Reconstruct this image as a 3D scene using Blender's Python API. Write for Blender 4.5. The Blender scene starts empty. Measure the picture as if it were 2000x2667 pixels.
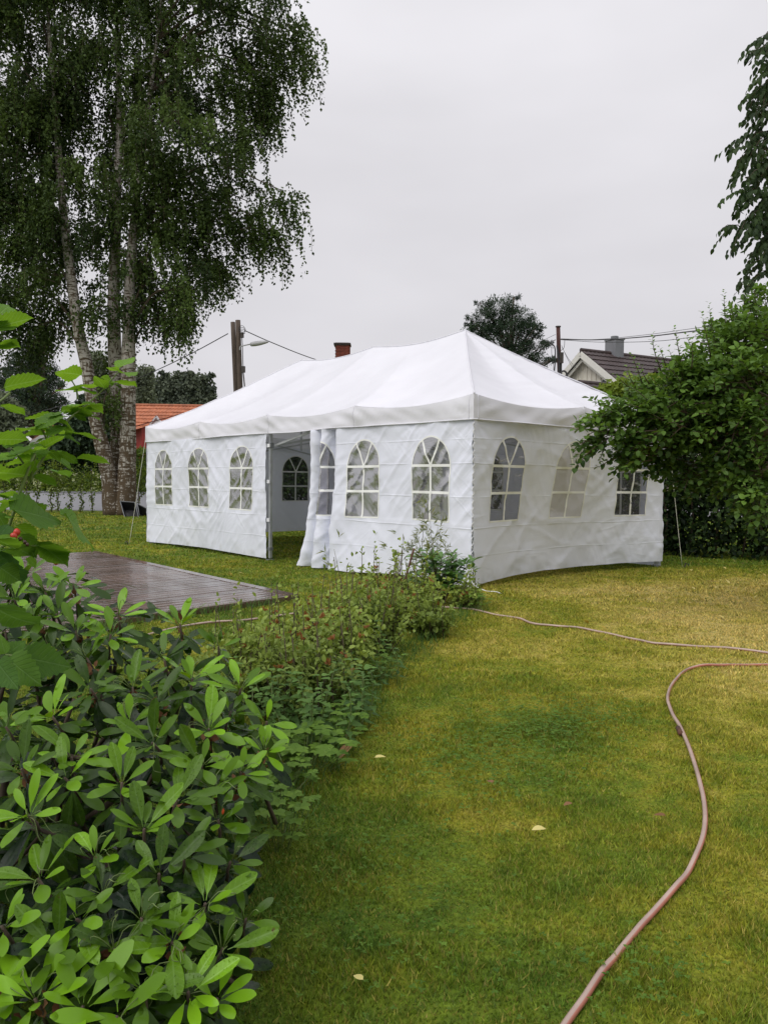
import bpy, math, random
import numpy as np
from mathutils import Vector, Matrix
from mathutils.geometry import delaunay_2d_cdt

random.seed(7)
RNG = np.random.default_rng(7)
scene = bpy.context.scene
COL = scene.collection
PI = math.pi

# ------------------------------------------------------------------ camera
FPX, CAM_H, PITCH, ROLL = 2076.3, 1.285, 0.03716, 0.00995
IW, IH = 2000.0, 2667.0
cam_data = bpy.data.cameras.new('camera')
cam_data.sensor_fit = 'VERTICAL'
cam_data.sensor_height = 34.6
cam_data.lens = FPX / IH * 34.6
cam_data.clip_start = 0.05
cam_data.clip_end = 2000
camera = bpy.data.objects.new('camera', cam_data)
COL.objects.link(camera)
camera.matrix_world = (Matrix.Translation((0, 0, CAM_H)) @ Matrix.Rotation(PI / 2 - PITCH, 4, 'X')
                       @ Matrix.Rotation(ROLL, 4, 'Z'))
scene.camera = camera


# node helper: nd(tree, type, {input: value or socket}, property=...)
def nd(nt, typ, ins=None, **props):
    n = nt.nodes.new(typ)
    for k, v in props.items():
        setattr(n, k, v)
    for k, v in (ins or {}).items():
        s = n.inputs[k]
        if isinstance(v, bpy.types.NodeSocket):
            nt.links.new(v, s)
        else:
            s.default_value = v
    return n


def math_(nt, op, a, b=0.0, clamp=False):
    return nd(nt, 'ShaderNodeMath', {0: a, 1: b}, operation=op, use_clamp=clamp).outputs[0]


def mixc(nt, fac, a, b, blend='MIX'):
    n = nd(nt, 'ShaderNodeMix', data_type='RGBA', blend_type=blend)
    for key, v in ((0, fac), (6, a), (7, b)):
        if isinstance(v, bpy.types.NodeSocket):
            nt.links.new(v, n.inputs[key])
        else:
            n.inputs[key].default_value = v if key == 0 else (tuple(v) + (1,))[:4]
    return n.outputs[2]


# ------------------------------------------------------------------ world: overcast sky
SUN_EL, SUN_AZ = math.radians(46), math.radians(-135)      # from behind the camera's left shoulder
world = bpy.data.worlds.new('World')
scene.world = world
world.use_nodes = True
wt = world.node_tree
wt.nodes.clear()
sky = nd(wt, 'ShaderNodeTexSky', sky_type='NISHITA', sun_disc=False, sun_elevation=SUN_EL,
         sun_rotation=SUN_AZ, air_density=1.0, dust_density=4.0, ozone_density=1.0)
grey_sky = nd(wt, 'ShaderNodeHueSaturation', {'Saturation': 0.12, 'Value': 1.0, 'Color': sky.outputs[0]})
tc = nd(wt, 'ShaderNodeTexCoord')
sep = nd(wt, 'ShaderNodeSeparateXYZ', {0: tc.outputs['Generated']})
elev = math_(wt, 'POWER', math_(wt, 'MAXIMUM', sep.outputs['Z'], 0.0), 2.4)
layer = mixc(wt, elev, (7.4, 7.27, 7.66), (15.6, 15.4, 16.0))
mp = nd(wt, 'ShaderNodeMapping', {'Vector': tc.outputs['Generated'], 'Scale': (1.0, 1.0, 2.6), 'Rotation': (0.1, 0.25, 0.3)})
cl = nd(wt, 'ShaderNodeTexNoise', {'Vector': mp.outputs[0], 'Scale': 2.1, 'Detail': 4.0, 'Roughness': 0.5})
clr = nd(wt, 'ShaderNodeMapRange', {0: cl.outputs[0], 1: 0.3, 2: 0.7, 3: 0.91, 4: 1.07})
cloudy = nd(wt, 'ShaderNodeVectorMath', {0: layer, 1: clr.outputs[0]}, operation='MULTIPLY')
skycol = mixc(wt, 0.9, grey_sky.outputs[0], cloudy.outputs[0])
bg = nd(wt, 'ShaderNodeBackground', {'Color': skycol, 'Strength': 0.1})
wo = nd(wt, 'ShaderNodeOutputWorld', {'Surface': bg.outputs[0]})

sun_data = bpy.data.lights.new('sun', 'SUN')
sun_data.energy = 1.5
sun_data.angle = math.radians(50)
sun_data.color = (1.0, 0.97, 0.93)
sun = bpy.data.objects.new('sun', sun_data)
COL.objects.link(sun)
sv = Vector((math.sin(SUN_AZ) * math.cos(SUN_EL), math.cos(SUN_AZ) * math.cos(SUN_EL), math.sin(SUN_EL)))
sun.rotation_euler = (-sv).to_track_quat('-Z', 'Y').to_euler()
sun.location = sv * 60

scene.view_settings.view_transform = 'Standard'
scene.view_settings.look = 'None'
scene.view_settings.exposure = 0.0
scene.view_settings.gamma = 1.0
scene.render.engine = 'CYCLES'
scene.cycles.max_bounces = 8
scene.cycles.transparent_max_bounces = 16
scene.cycles.use_denoising = True
scene.cycles.use_adaptive_sampling = True
scene.cycles.adaptive_threshold = 0.015

# ------------------------------------------------------------------ placing
CR, SR = math.cos(ROLL), math.sin(ROLL)
CP, SP = math.cos(PITCH), math.sin(PITCH)
CAM = np.array([0, 0, CAM_H])


def ray(px, py):
    x, y = px - IW / 2, py - IH / 2
    x0, y0 = CR * x + SR * y, -SR * x + CR * y
    return np.array([x0 / FPX, CP - y0 / FPX * SP, -SP - y0 / FPX * CP])


def at(px, py, d):
    """point that lies d metres in front of the camera"""
    r = ray(px, py)
    return CAM + r * (d / r[1])


def gnd(px, py, z=0.0):
    r = ray(px, py)
    return CAM + r * ((z - CAM_H) / r[2])


def terrain(x, y):
    t = np.clip((np.asarray(y, float) - 30.5) / 14.0, 0, 1)
    return 0.5 * t * t * (3 - 2 * t) + np.clip(np.asarray(y, float) - 44, 0, 60) * 0.012


# ------------------------------------------------------------------ objects
def prop(o, label=None, cat=None, group=None, kind=None):
    if label: o['label'] = label
    if cat: o['category'] = cat
    if group: o['group'] = group
    if kind: o['kind'] = kind
    return o


def thing(name, label, cat, loc=(0, 0, 0), group=None):
    o = bpy.data.objects.new(name, None)
    o.empty_display_size = 0.1
    o.location = loc
    COL.objects.link(o)
    return prop(o, label, cat, group)


def attach(o, parent):
    if parent is not None:
        o.parent = parent
        if parent.type == 'EMPTY':
            o.matrix_parent_inverse = Matrix.Translation(-Vector(parent.location))


def make_mesh(name, V, F, mat, smooth=False, tint=None):
    """V (n,3); F (m,k) array, or a list of such arrays / of face tuples"""
    V = np.asarray(V, dtype=np.float32)
    me = bpy.data.meshes.new(name)
    if isinstance(F, np.ndarray):
        F = [F]
    if len(F) and not isinstance(F[0], np.ndarray):
        sizes = np.array([len(f) for f in F], dtype=np.int32)
        idx = np.fromiter((i for f in F for i in f), dtype=np.int32)
    else:
        sizes = np.concatenate([np.full(len(f), f.shape[1], np.int32) for f in F]) if len(F) else np.zeros(0, np.int32)
        idx = np.concatenate([f.astype(np.int32).ravel() for f in F]) if len(F) else np.zeros(0, np.int32)
    me.vertices.add(len(V))
    me.vertices.foreach_set('co', V.ravel())
    me.loops.add(len(idx))
    me.loops.foreach_set('vertex_index', idx)
    me.polygons.add(len(sizes))
    starts = np.concatenate([[0], np.cumsum(sizes)[:-1]]).astype(np.int32) if len(sizes) else sizes
    me.polygons.foreach_set('loop_start', starts)
    me.polygons.foreach_set('loop_total', sizes)
    me.polygons.foreach_set('use_smooth', np.full(len(sizes), smooth, dtype=bool))
    if tint is not None:
        a = me.attributes.new('tint', 'FLOAT', 'POINT')
        a.data.foreach_set('value', np.asarray(tint, dtype=np.float32))
    me.update(calc_edges=True)
    if mat: me.materials.append(mat)
    return me


def obj(name, V, F, mat, parent=None, smooth=False, tint=None, kind=None):
    o = bpy.data.objects.new(name, make_mesh(name, V, F, mat, smooth, tint))
    COL.objects.link(o)
    attach(o, parent)
    if kind: o['kind'] = kind
    return o


class MB:
    """collects boxes, tubes and sheets into one mesh"""
    def __init__(self):
        self.V, self.F, self.n = [], [], 0

    def add(self, V, F):
        V = np.asarray(V, float)
        self.V.append(V)
        self.F += [tuple(int(i) + self.n for i in f) for f in F]
        self.n += len(V)
        return self

    def box(self, c, sx, sy, sz, R=None, taper=1.0):
        s = np.array([[x, y, z] for z in (-.5, .5) for y in (-.5, .5) for x in (-.5, .5)], float)
        s[4:, :2] *= taper
        s *= (sx, sy, sz)
        if R is not None: s = s @ np.asarray(R, float).T
        return self.add(s + np.asarray(c, float), [(0, 2, 3, 1), (4, 5, 7, 6), (0, 1, 5, 4), (2, 6, 7, 3), (0, 4, 6, 2), (1, 3, 7, 5)])

    def bar(self, a, b, w, t, up=(0, 0, 1)):
        a, b = np.asarray(a, float), np.asarray(b, float)
        y = b - a; L = np.linalg.norm(y); y = y / L
        x = np.cross(y, up)
        if np.linalg.norm(x) < 1e-4: x = np.cross(y, (1, 0, 0))
        x /= np.linalg.norm(x); z = np.cross(x, y)
        return self.box((a + b) / 2, w, L, t, np.stack([x, y, z], 1))

    def tube(self, P, r, n=6, cap=True):
        P = np.asarray(P, float)
        m = len(P)
        r = np.broadcast_to(np.asarray(r, float), (m,))
        T = np.gradient(P, axis=0)
        T /= np.linalg.norm(T, axis=1)[:, None] + 1e-12
        ref = np.array([0, 0, 1.0]) if abs(T[:, 2]).mean() < 0.8 else np.array([1.0, 0, 0])
        X = np.cross(T, ref); X /= np.linalg.norm(X, axis=1)[:, None] + 1e-12
        Y = np.cross(X, T)
        a = np.linspace(0, 2 * PI, n, endpoint=False)
        V = P[:, None] + r[:, None, None] * (np.cos(a)[None, :, None] * X[:, None] + np.sin(a)[None, :, None] * Y[:, None])
        F = []
        for i in range(m - 1):
            for j in range(n):
                k = (j + 1) % n
                F.append((i * n + j, i * n + k, i * n + n + k, i * n + n + j))
        if cap:
            F.append(tuple(range(n))[::-1]); F.append(tuple((m - 1) * n + j for j in range(n)))
        return self.add(V.reshape(-1, 3), F)

    def build(self, name, mat, parent=None, smooth=False, kind=None):
        return obj(name, np.concatenate(self.V), self.F, mat, parent, smooth, kind=kind)


def spline(P, n):
    """Catmull-Rom through the points"""
    P = np.asarray(P, float)
    Q = np.vstack([2 * P[0] - P[1], P, 2 * P[-1] - P[-2]])
    t = np.linspace(0, len(P) - 1 - 1e-6, n)
    i = t.astype(int); f = (t - i)[:, None]
    a, b, c, d = Q[i], Q[i + 1], Q[i + 2], Q[i + 3]
    return 0.5 * (2 * b + (c - a) * f + (2 * a - 5 * b + 4 * c - d) * f ** 2 + (3 * b - a - 3 * c + d) * f ** 3)


_perm = np.random.default_rng(3).random((64, 64))


def vnoise(x, y, seed=0):
    """smooth value noise in -1..1"""
    x = np.asarray(x, float) + seed * 7.31; y = np.asarray(y, float) + seed * 3.77
    xi = np.floor(x).astype(int); yi = np.floor(y).astype(int)
    fx = x - xi; fy = y - yi
    fx = fx * fx * (3 - 2 * fx); fy = fy * fy * (3 - 2 * fy)
    g = lambda a, b: _perm[a % 64, b % 64]
    return 2 * ((g(xi, yi) * (1 - fx) + g(xi + 1, yi) * fx) * (1 - fy) + (g(xi, yi + 1) * (1 - fx) + g(xi + 1, yi + 1) * fx) * fy) - 1


# ------------------------------------------------------------------ materials
def new_mat(name):
    m = bpy.data.materials.new(name)
    m.use_nodes = True
    nt = m.node_tree
    nt.nodes.clear()
    out = nd(nt, 'ShaderNodeOutputMaterial')
    return m, nt, out


def plain(name, c, rough=0.6, var=0.25, scale=8.0, bump=0.0, metal=0.0, spec=0.5, coord='Object', stretch=(1, 1, 1)):
    m, nt, out = new_mat(name)
    t = nd(nt, 'ShaderNodeTexCoord')
    mp = nd(nt, 'ShaderNodeMapping', {'Vector': t.outputs[coord], 'Scale': stretch})
    n = nd(nt, 'ShaderNodeTexNoise', {'Vector': mp.outputs[0], 'Scale': scale, 'Detail': 5.0})
    f = nd(nt, 'ShaderNodeMapRange', {0: n.outputs[0], 1: 0.3, 2: 0.7, 3: 1 - var, 4: 1 + var})
    rnd = nd(nt, 'ShaderNodeObjectInfo')
    f2 = math_(nt, 'MULTIPLY', f.outputs[0], nd(nt, 'ShaderNodeMapRange', {0: rnd.outputs['Random'], 3: 1 - var * .5, 4: 1 + var * .5}).outputs[0])
    c2 = nd(nt, 'ShaderNodeVectorMath', {0: c, 1: f2}, operation='MULTIPLY')
    b = nd(nt, 'ShaderNodeBsdfPrincipled', {'Base Color': c2.outputs[0], 'Roughness': rough, 'Metallic': metal, 'Specular IOR Level': spec})
    if bump:
        bm = nd(nt, 'ShaderNodeBump', {'Height': n.outputs[0], 'Strength': bump, 'Distance': 0.02})
        nt.links.new(bm.outputs[0], b.inputs['Normal'])
    nt.links.new(b.outputs[0], out.inputs[0])
    return m


def leaf_mat(name, dark, light, rough=0.45, trans=0.3, spec=0.18, drops=False, veins=0.0, rnd=0.25, spots=0.0):
    """foliage: 'tint' runs from the dark to the light colour, light shows through the blade"""
    m, nt, out = new_mat(name)
    a = nd(nt, 'ShaderNodeAttribute', attribute_name='tint')
    oi = nd(nt, 'ShaderNodeObjectInfo')
    t = nd(nt, 'ShaderNodeTexCoord')
    nz = nd(nt, 'ShaderNodeTexNoise', {'Vector': t.outputs['Object'], 'Scale': 9.0, 'Detail': 3.0})
    f = math_(nt, 'ADD', a.outputs['Fac'], math_(nt, 'MULTIPLY', math_(nt, 'SUBTRACT', oi.outputs['Random'], 0.5), rnd))
    f = math_(nt, 'ADD', f, math_(nt, 'MULTIPLY', math_(nt, 'SUBTRACT', nz.outputs[0], 0.5), 0.2), clamp=True)
    c = mixc(nt, f, dark, light)
    if spots:
        ns = nd(nt, 'ShaderNodeTexNoise', {'Vector': t.outputs['Object'], 'Scale': 5.5, 'Detail': 4.0, 'Roughness': 0.7})
        off = math_(nt, 'ADD', ns.outputs[0], math_(nt, 'MULTIPLY', math_(nt, 'SUBTRACT', math_(nt, 'FRACT', math_(nt, 'MULTIPLY', oi.outputs['Random'], 13.7)), 0.5), 0.22))
        c = mixc(nt, nd(nt, 'ShaderNodeMapRange', {0: off, 1: 0.70, 2: 0.76, 3: 0.0, 4: spots}).outputs[0], c, (0.10, 0.055, 0.02))
    line = None
    if veins:
        s = nd(nt, 'ShaderNodeSeparateXYZ', {0: t.outputs['Object']})
        ax = math_(nt, 'ABSOLUTE', s.outputs[0])
        ph = math_(nt, 'FRACT', math_(nt, 'MULTIPLY', math_(nt, 'SUBTRACT', s.outputs[1], math_(nt, 'MULTIPLY', ax, 0.75)), 9.0))
        lat = nd(nt, 'ShaderNodeMapRange', {0: math_(nt, 'ABSOLUTE', math_(nt, 'SUBTRACT', ph, 0.5)), 1: 0.0, 2: 0.12, 3: 0.6, 4: 0.0}).outputs[0]
        mid = nd(nt, 'ShaderNodeMapRange', {0: ax, 1: 0.008, 2: 0.018, 3: 1.0, 4: 0.0}).outputs[0]
        line = math_(nt, 'MAXIMUM', lat, mid)
        lc = nd(nt, 'ShaderNodeHueSaturation', {'Saturation': 0.85, 'Value': 1.35, 'Color': c})
        c = mixc(nt, math_(nt, 'MULTIPLY', line, veins), c, lc.outputs[0])
    b = nd(nt, 'ShaderNodeBsdfPrincipled', {'Base Color': c, 'Roughness': rough, 'Specular IOR Level': spec})
    if line is not None and not drops:
        bv = nd(nt, 'ShaderNodeBump', {'Height': line, 'Strength': 0.5, 'Distance': -0.01})
        nt.links.new(bv.outputs[0], b.inputs['Normal'])
    tcol = nd(nt, 'ShaderNodeHueSaturation', {'Hue': 0.485, 'Saturation': 1.1, 'Value': 1.25, 'Color': c})
    tr = nd(nt, 'ShaderNodeBsdfTranslucent', {'Color': tcol.outputs[0]})
    if drops:
        vo = nd(nt, 'ShaderNodeTexVoronoi', {'Vector': t.outputs['Object'], 'Scale': 14.0})
        dr = nd(nt, 'ShaderNodeMapRange', {0: vo.outputs['Distance'], 1: 0.12, 2: 0.22, 3: 1.0, 4: 0.0})
        bm = nd(nt, 'ShaderNodeBump', {'Height': dr.outputs[0], 'Strength': 0.6, 'Distance': 0.02})
        nt.links.new(bm.outputs[0], b.inputs['Normal'])
        rr = nd(nt, 'ShaderNodeMapRange', {0: dr.outputs[0], 3: rough, 4: 0.08})
        nt.links.new(rr.outputs[0], b.inputs['Roughness'])
    mx = nd(nt, 'ShaderNodeMixShader', {0: trans, 1: b.outputs[0], 2: tr.outputs[0]})
    nt.links.new(mx.outputs[0], out.inputs[0])
    return m


def lawn_colour(nt):
    """the lawn's own patches: green where it is moist, straw where it has dried out"""
    g = nd(nt, 'ShaderNodeNewGeometry')
    s = nd(nt, 'ShaderNodeSeparateXYZ', {0: g.outputs['Position']})
    flat = nd(nt, 'ShaderNodeCombineXYZ', {0: s.outputs[0], 1: s.outputs[1], 2: 0.0}).outputs[0]
    n1 = nd(nt, 'ShaderNodeTexNoise', {'Vector': flat, 'Scale': 0.45, 'Detail': 3.0, 'Roughness': 0.55}).outputs[0]
    n2 = nd(nt, 'ShaderNodeTexNoise', {'Vector': flat, 'Scale': 1.9, 'Detail': 5.0, 'Roughness': 0.65}).outputs[0]
    n3 = nd(nt, 'ShaderNodeTexNoise', {'Vector': flat, 'Scale': 9.0, 'Detail': 3.0}).outputs[0]
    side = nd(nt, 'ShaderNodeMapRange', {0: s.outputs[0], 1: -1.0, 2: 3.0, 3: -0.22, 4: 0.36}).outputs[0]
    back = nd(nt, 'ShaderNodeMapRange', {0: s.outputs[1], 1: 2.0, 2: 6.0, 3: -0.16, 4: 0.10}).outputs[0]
    hedge_shade = math_(nt, 'MULTIPLY', nd(nt, 'ShaderNodeMapRange', {0: s.outputs[1], 1: 10.0, 2: 13.5, 3: 0.0, 4: -0.75}).outputs[0], nd(nt, 'ShaderNodeMapRange', {0: s.outputs[0], 1: 1.5, 2: 3.5}).outputs[0])  # darker green painted in for the shade before the hedge
    f = math_(nt, 'ADD', math_(nt, 'ADD', math_(nt, 'ADD', side, back), hedge_shade), 0.40)
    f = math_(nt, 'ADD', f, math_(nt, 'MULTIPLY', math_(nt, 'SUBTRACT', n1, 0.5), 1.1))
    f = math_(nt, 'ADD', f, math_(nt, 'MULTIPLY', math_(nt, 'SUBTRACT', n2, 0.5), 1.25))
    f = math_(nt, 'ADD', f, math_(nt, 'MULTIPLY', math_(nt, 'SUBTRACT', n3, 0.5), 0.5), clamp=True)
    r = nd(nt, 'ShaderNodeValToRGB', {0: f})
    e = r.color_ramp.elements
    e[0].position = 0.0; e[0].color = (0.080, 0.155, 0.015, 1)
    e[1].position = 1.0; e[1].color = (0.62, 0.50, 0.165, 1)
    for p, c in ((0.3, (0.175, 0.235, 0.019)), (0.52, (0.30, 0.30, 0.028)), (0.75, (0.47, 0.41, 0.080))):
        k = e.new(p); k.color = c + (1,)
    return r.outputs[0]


def make_lawn_mats():
    m, nt, out = new_mat('lawn_turf')
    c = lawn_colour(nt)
    g = nd(nt, 'ShaderNodeNewGeometry')
    n = nd(nt, 'ShaderNodeTexNoise', {'Vector': g.outputs['Position'], 'Scale': 55.0, 'Detail': 4.0})
    n_b = nd(nt, 'ShaderNodeTexNoise', {'Vector': g.outputs['Position'], 'Scale': 14.0, 'Detail': 4.0})
    v = math_(nt, 'MULTIPLY', nd(nt, 'ShaderNodeMapRange', {0: n.outputs[0], 1: .3, 2: .7, 3: 0.45, 4: 1.0}).outputs[0],
              nd(nt, 'ShaderNodeMapRange', {0: n_b.outputs[0], 1: .3, 2: .7, 3: 0.75, 4: 1.05}).outputs[0])
    c2 = nd(nt, 'ShaderNodeVectorMath', {0: c, 1: v}, operation='MULTIPLY').outputs[0]
    bm = nd(nt, 'ShaderNodeBump', {'Height': n.outputs[0], 'Strength': 0.5, 'Distance': 0.03})
    b = nd(nt, 'ShaderNodeBsdfPrincipled', {'Base Color': c2, 'Roughness': 0.85, 'Specular IOR Level': 0.15, 'Normal': bm.outputs[0]})
    nt.links.new(b.outputs[0], out.inputs[0])
    m2, nt, out = new_mat('grass_blade')
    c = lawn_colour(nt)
    a = nd(nt, 'ShaderNodeAttribute', attribute_name='tint')
    straw = mixc(nt, nd(nt, 'ShaderNodeMapRange', {0: a.outputs['Fac'], 1: 0.72, 2: 0.95, 3: 0.0, 4: 0.6}).outputs[0], c, (0.40, 0.29, 0.085))
    green = mixc(nt, nd(nt, 'ShaderNodeMapRange', {0: a.outputs['Fac'], 1: 0.4, 2: 0.05, 3: 0.0, 4: 0.7}).outputs[0], straw, (0.10, 0.175, 0.02))
    hsh = math_(nt, 'FRACT', math_(nt, 'MULTIPLY', a.outputs['Fac'], 37.7))
    green = nd(nt, 'ShaderNodeVectorMath', {0: green, 1: nd(nt, 'ShaderNodeMapRange', {0: hsh, 3: 0.6, 4: 1.6}).outputs[0]}, operation='MULTIPLY').outputs[0]
    b = nd(nt, 'ShaderNodeBsdfPrincipled', {'Base Color': green, 'Roughness': 0.5, 'Specular IOR Level': 0.25})
    t = nd(nt, 'ShaderNodeBsdfTranslucent', {'Color': green})
    mx = nd(nt, 'ShaderNodeMixShader', {0: 0.35, 1: b.outputs[0], 2: t.outputs[0]})
    nt.links.new(mx.outputs[0], out.inputs[0])
    return m, m2


M = {}
M['turf'], M['blade'] = make_lawn_mats()


def slant(nt, pos, across, along, sgn):
    """coordinates stretched along a diagonal of a standing cloth"""
    sp = nd(nt, 'ShaderNodeSeparateXYZ', {0: pos})
    hz = math_(nt, 'SUBTRACT', math_(nt, 'MULTIPLY', sp.outputs[1], 0.7), math_(nt, 'MULTIPLY', sp.outputs[0], 0.7))
    a_ = math_(nt, 'ADD', math_(nt, 'MULTIPLY', sp.outputs[2], 0.75), math_(nt, 'MULTIPLY', hz, 0.66 * sgn))
    b_ = math_(nt, 'SUBTRACT', math_(nt, 'MULTIPLY', sp.outputs[2], 0.66), math_(nt, 'MULTIPLY', hz, 0.75 * sgn))
    d_ = math_(nt, 'ADD', sp.outputs[0], sp.outputs[1])
    return nd(nt, 'ShaderNodeCombineXYZ', {0: math_(nt, 'MULTIPLY', a_, across), 1: math_(nt, 'MULTIPLY', b_, along), 2: math_(nt, 'MULTIPLY', d_, along * .6)}).outputs[0]


def make_fabric(name, col, trans, scale, strength, creases=False):
    m, nt, out = new_mat(name)
    t = nd(nt, 'ShaderNodeTexCoord')
    pos = t.outputs['Object']
    n = nd(nt, 'ShaderNodeTexNoise', {'Vector': pos, 'Scale': scale, 'Detail': 5.0, 'Roughness': 0.6, 'Distortion': 1.2})
    h = math_(nt, 'MULTIPLY', n.outputs[0], 0.5)
    for sgn, ac, al, am in ((1, 4.6, .45, .8), (-1, 4.0, .4, .7), (1, 11.0, 1.6, .25)):
        q = nd(nt, 'ShaderNodeTexNoise', {'Vector': slant(nt, pos, ac, al, sgn), 'Scale': 1.0, 'Detail': 2.0, 'Roughness': 0.5})
        rd = nd(nt, 'ShaderNodeMapRange', {0: math_(nt, 'ABSOLUTE', math_(nt, 'SUBTRACT', q.outputs[0], 0.5)), 1: 0.0, 2: 0.10, 3: 1.0, 4: 0.0}).outputs[0]
        mk = nd(nt, 'ShaderNodeTexNoise', {'Vector': pos, 'Scale': 1.1 + ac * .05, 'Detail': 1.0})
        mk = nd(nt, 'ShaderNodeMapRange', {0: mk.outputs[0], 1: .52, 2: .68, 3: 0.0, 4: am}).outputs[0]
        h = math_(nt, 'ADD', h, math_(nt, 'MULTIPLY', math_(nt, 'POWER', rd, 1.5), mk))
    n2 = nd(nt, 'ShaderNodeTexNoise', {'Vector': pos, 'Scale': 1.3, 'Detail': 4.0})
    f = nd(nt, 'ShaderNodeMapRange', {0: n2.outputs[0], 1: .3, 2: .7, 3: 0.95, 4: 1.03}).outputs[0]
    sz = nd(nt, 'ShaderNodeSeparateXYZ', {0: pos})
    if creases:         # sharp lines where the cloth was folded for packing
        wob = math_(nt, 'MULTIPLY', math_(nt, 'SUBTRACT', n2.outputs[0], 0.5), 0.05)
        zw = math_(nt, 'ADD', sz.outputs[2], wob)
        for zc in (0.40, 0.74, 1.12, 1.53, 1.83):
            ln = nd(nt, 'ShaderNodeMapRange', {0: math_(nt, 'ABSOLUTE', math_(nt, 'SUBTRACT', zw, zc)), 1: 0.0, 2: 0.014, 3: 1.0, 4: 0.0}).outputs[0]
            mk = nd(nt, 'ShaderNodeTexNoise', {'Vector': pos, 'Scale': 1.7 + zc, 'Detail': 1.0})
            h = math_(nt, 'ADD', h, math_(nt, 'MULTIPLY', ln, nd(nt, 'ShaderNodeMapRange', {0: mk.outputs[0], 1: .38, 2: .58, 3: 0.15, 4: 1.0}).outputs[0]))
    n4 = nd(nt, 'ShaderNodeTexNoise', {'Vector': pos, 'Scale': 5.0, 'Detail': 4.0})
    mud = math_(nt, 'MULTIPLY', nd(nt, 'ShaderNodeMapRange', {0: sz.outputs[2], 1: 0.28, 2: 0.0}).outputs[0], nd(nt, 'ShaderNodeMapRange', {0: n4.outputs[0], 1: .45, 2: .75}).outputs[0])
    c = nd(nt, 'ShaderNodeVectorMath', {0: col, 1: f}, operation='MULTIPLY').outputs[0]
    c = mixc(nt, math_(nt, 'MULTIPLY', mud, 0.55), c, (0.36, 0.36, 0.27))
    bm = nd(nt, 'ShaderNodeBump', {'Height': h, 'Strength': strength, 'Distance': 0.02})
    b = nd(nt, 'ShaderNodeBsdfPrincipled', {'Base Color': c, 'Roughness': 0.45, 'Specular IOR Level': 0.3, 'Normal': bm.outputs[0]})
    tr = nd(nt, 'ShaderNodeBsdfTranslucent', {'Color': c, 'Normal': bm.outputs[0]})
    mx = nd(nt, 'ShaderNodeMixShader', {0: trans, 1: b.outputs[0], 2: tr.outputs[0]})
    nt.links.new(mx.outputs[0], out.inputs[0])
    return m


M['roof_cloth'] = make_fabric('roof_cloth', (0.795, 0.795, 0.85), 0.14, 4.0, 0.13)
M['wall_cloth'] = make_fabric('wall_cloth', (0.845, 0.87, 0.975), 0.15, 3.0, 0.26, True)


def make_film(name='window_film', dc=(0.55, 0.55, 0.58, 1), lo=0.06, hi=0.5):
    m, nt, out = new_mat(name)
    t = nd(nt, 'ShaderNodeTexCoord')
    n = nd(nt, 'ShaderNodeTexNoise', {'Vector': slant(nt, t.outputs['Object'], 9.0, 1.6, -1), 'Scale': 1.5, 'Detail': 3.0, 'Distortion': 0.4})
    bm = nd(nt, 'ShaderNodeBump', {'Height': n.outputs[0], 'Strength': 0.3, 'Distance': 0.02})
    tp = nd(nt, 'ShaderNodeBsdfTransparent', {'Color': (0.74, 0.73, 0.75, 1)})
    df = nd(nt, 'ShaderNodeBsdfDiffuse', {'Color': dc})
    gl = nd(nt, 'ShaderNodeBsdfGlossy', {'Color': (1, 1, 1, 1), 'Roughness': 0.2, 'Normal': bm.outputs[0]})
    fr = nd(nt, 'ShaderNodeFresnel', {'IOR': 1.5, 'Normal': bm.outputs[0]})
    streak = nd(nt, 'ShaderNodeMapRange', {0: n.outputs[0], 1: 0.62, 2: 0.72, 3: lo, 4: hi})
    m1 = nd(nt, 'ShaderNodeMixShader', {0: streak.outputs[0], 1: tp.outputs[0], 2: df.outputs[0]})
    m2 = nd(nt, 'ShaderNodeMixShader', {0: math_(nt, 'MULTIPLY', fr.outputs[0], 0.4), 1: m1.outputs[0], 2: gl.outputs[0]})
    nt.links.new(m2.outputs[0], out.inputs[0])
    return m


M['film'] = make_film()
M['milky_film'] = make_film('fogged_window_film', (0.80, 0.78, 0.80, 1), 0.55, 0.75)
M['muntin'] = plain('window_bar_tape', (0.82, 0.83, 0.80), 0.5, 0.05)
M['metal'] = plain('galvanised_tube', (0.52, 0.54, 0.55), 0.35, 0.12, metal=0.6)
M['grey_plastic'] = plain('grey_plastic', (0.16, 0.17, 0.18), 0.45, 0.15)
M['white_plastic'] = plain('white_strap', (0.78, 0.79, 0.82), 0.5, 0.06)
M['rope'] = plain('guy_rope', (0.62, 0.62, 0.52), 0.7, 0.15)
M['black_plastic'] = plain('black_plastic', (0.012, 0.012, 0.014), 0.28, 0.3, 5, 0.1)
M['iron'] = plain('dark_iron', (0.05, 0.04, 0.035), 0.6, 0.3, 10)
M['rust'] = plain('rusty_stake', (0.10, 0.04, 0.022), 0.75, 0.4, 30, 0.3)


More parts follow.
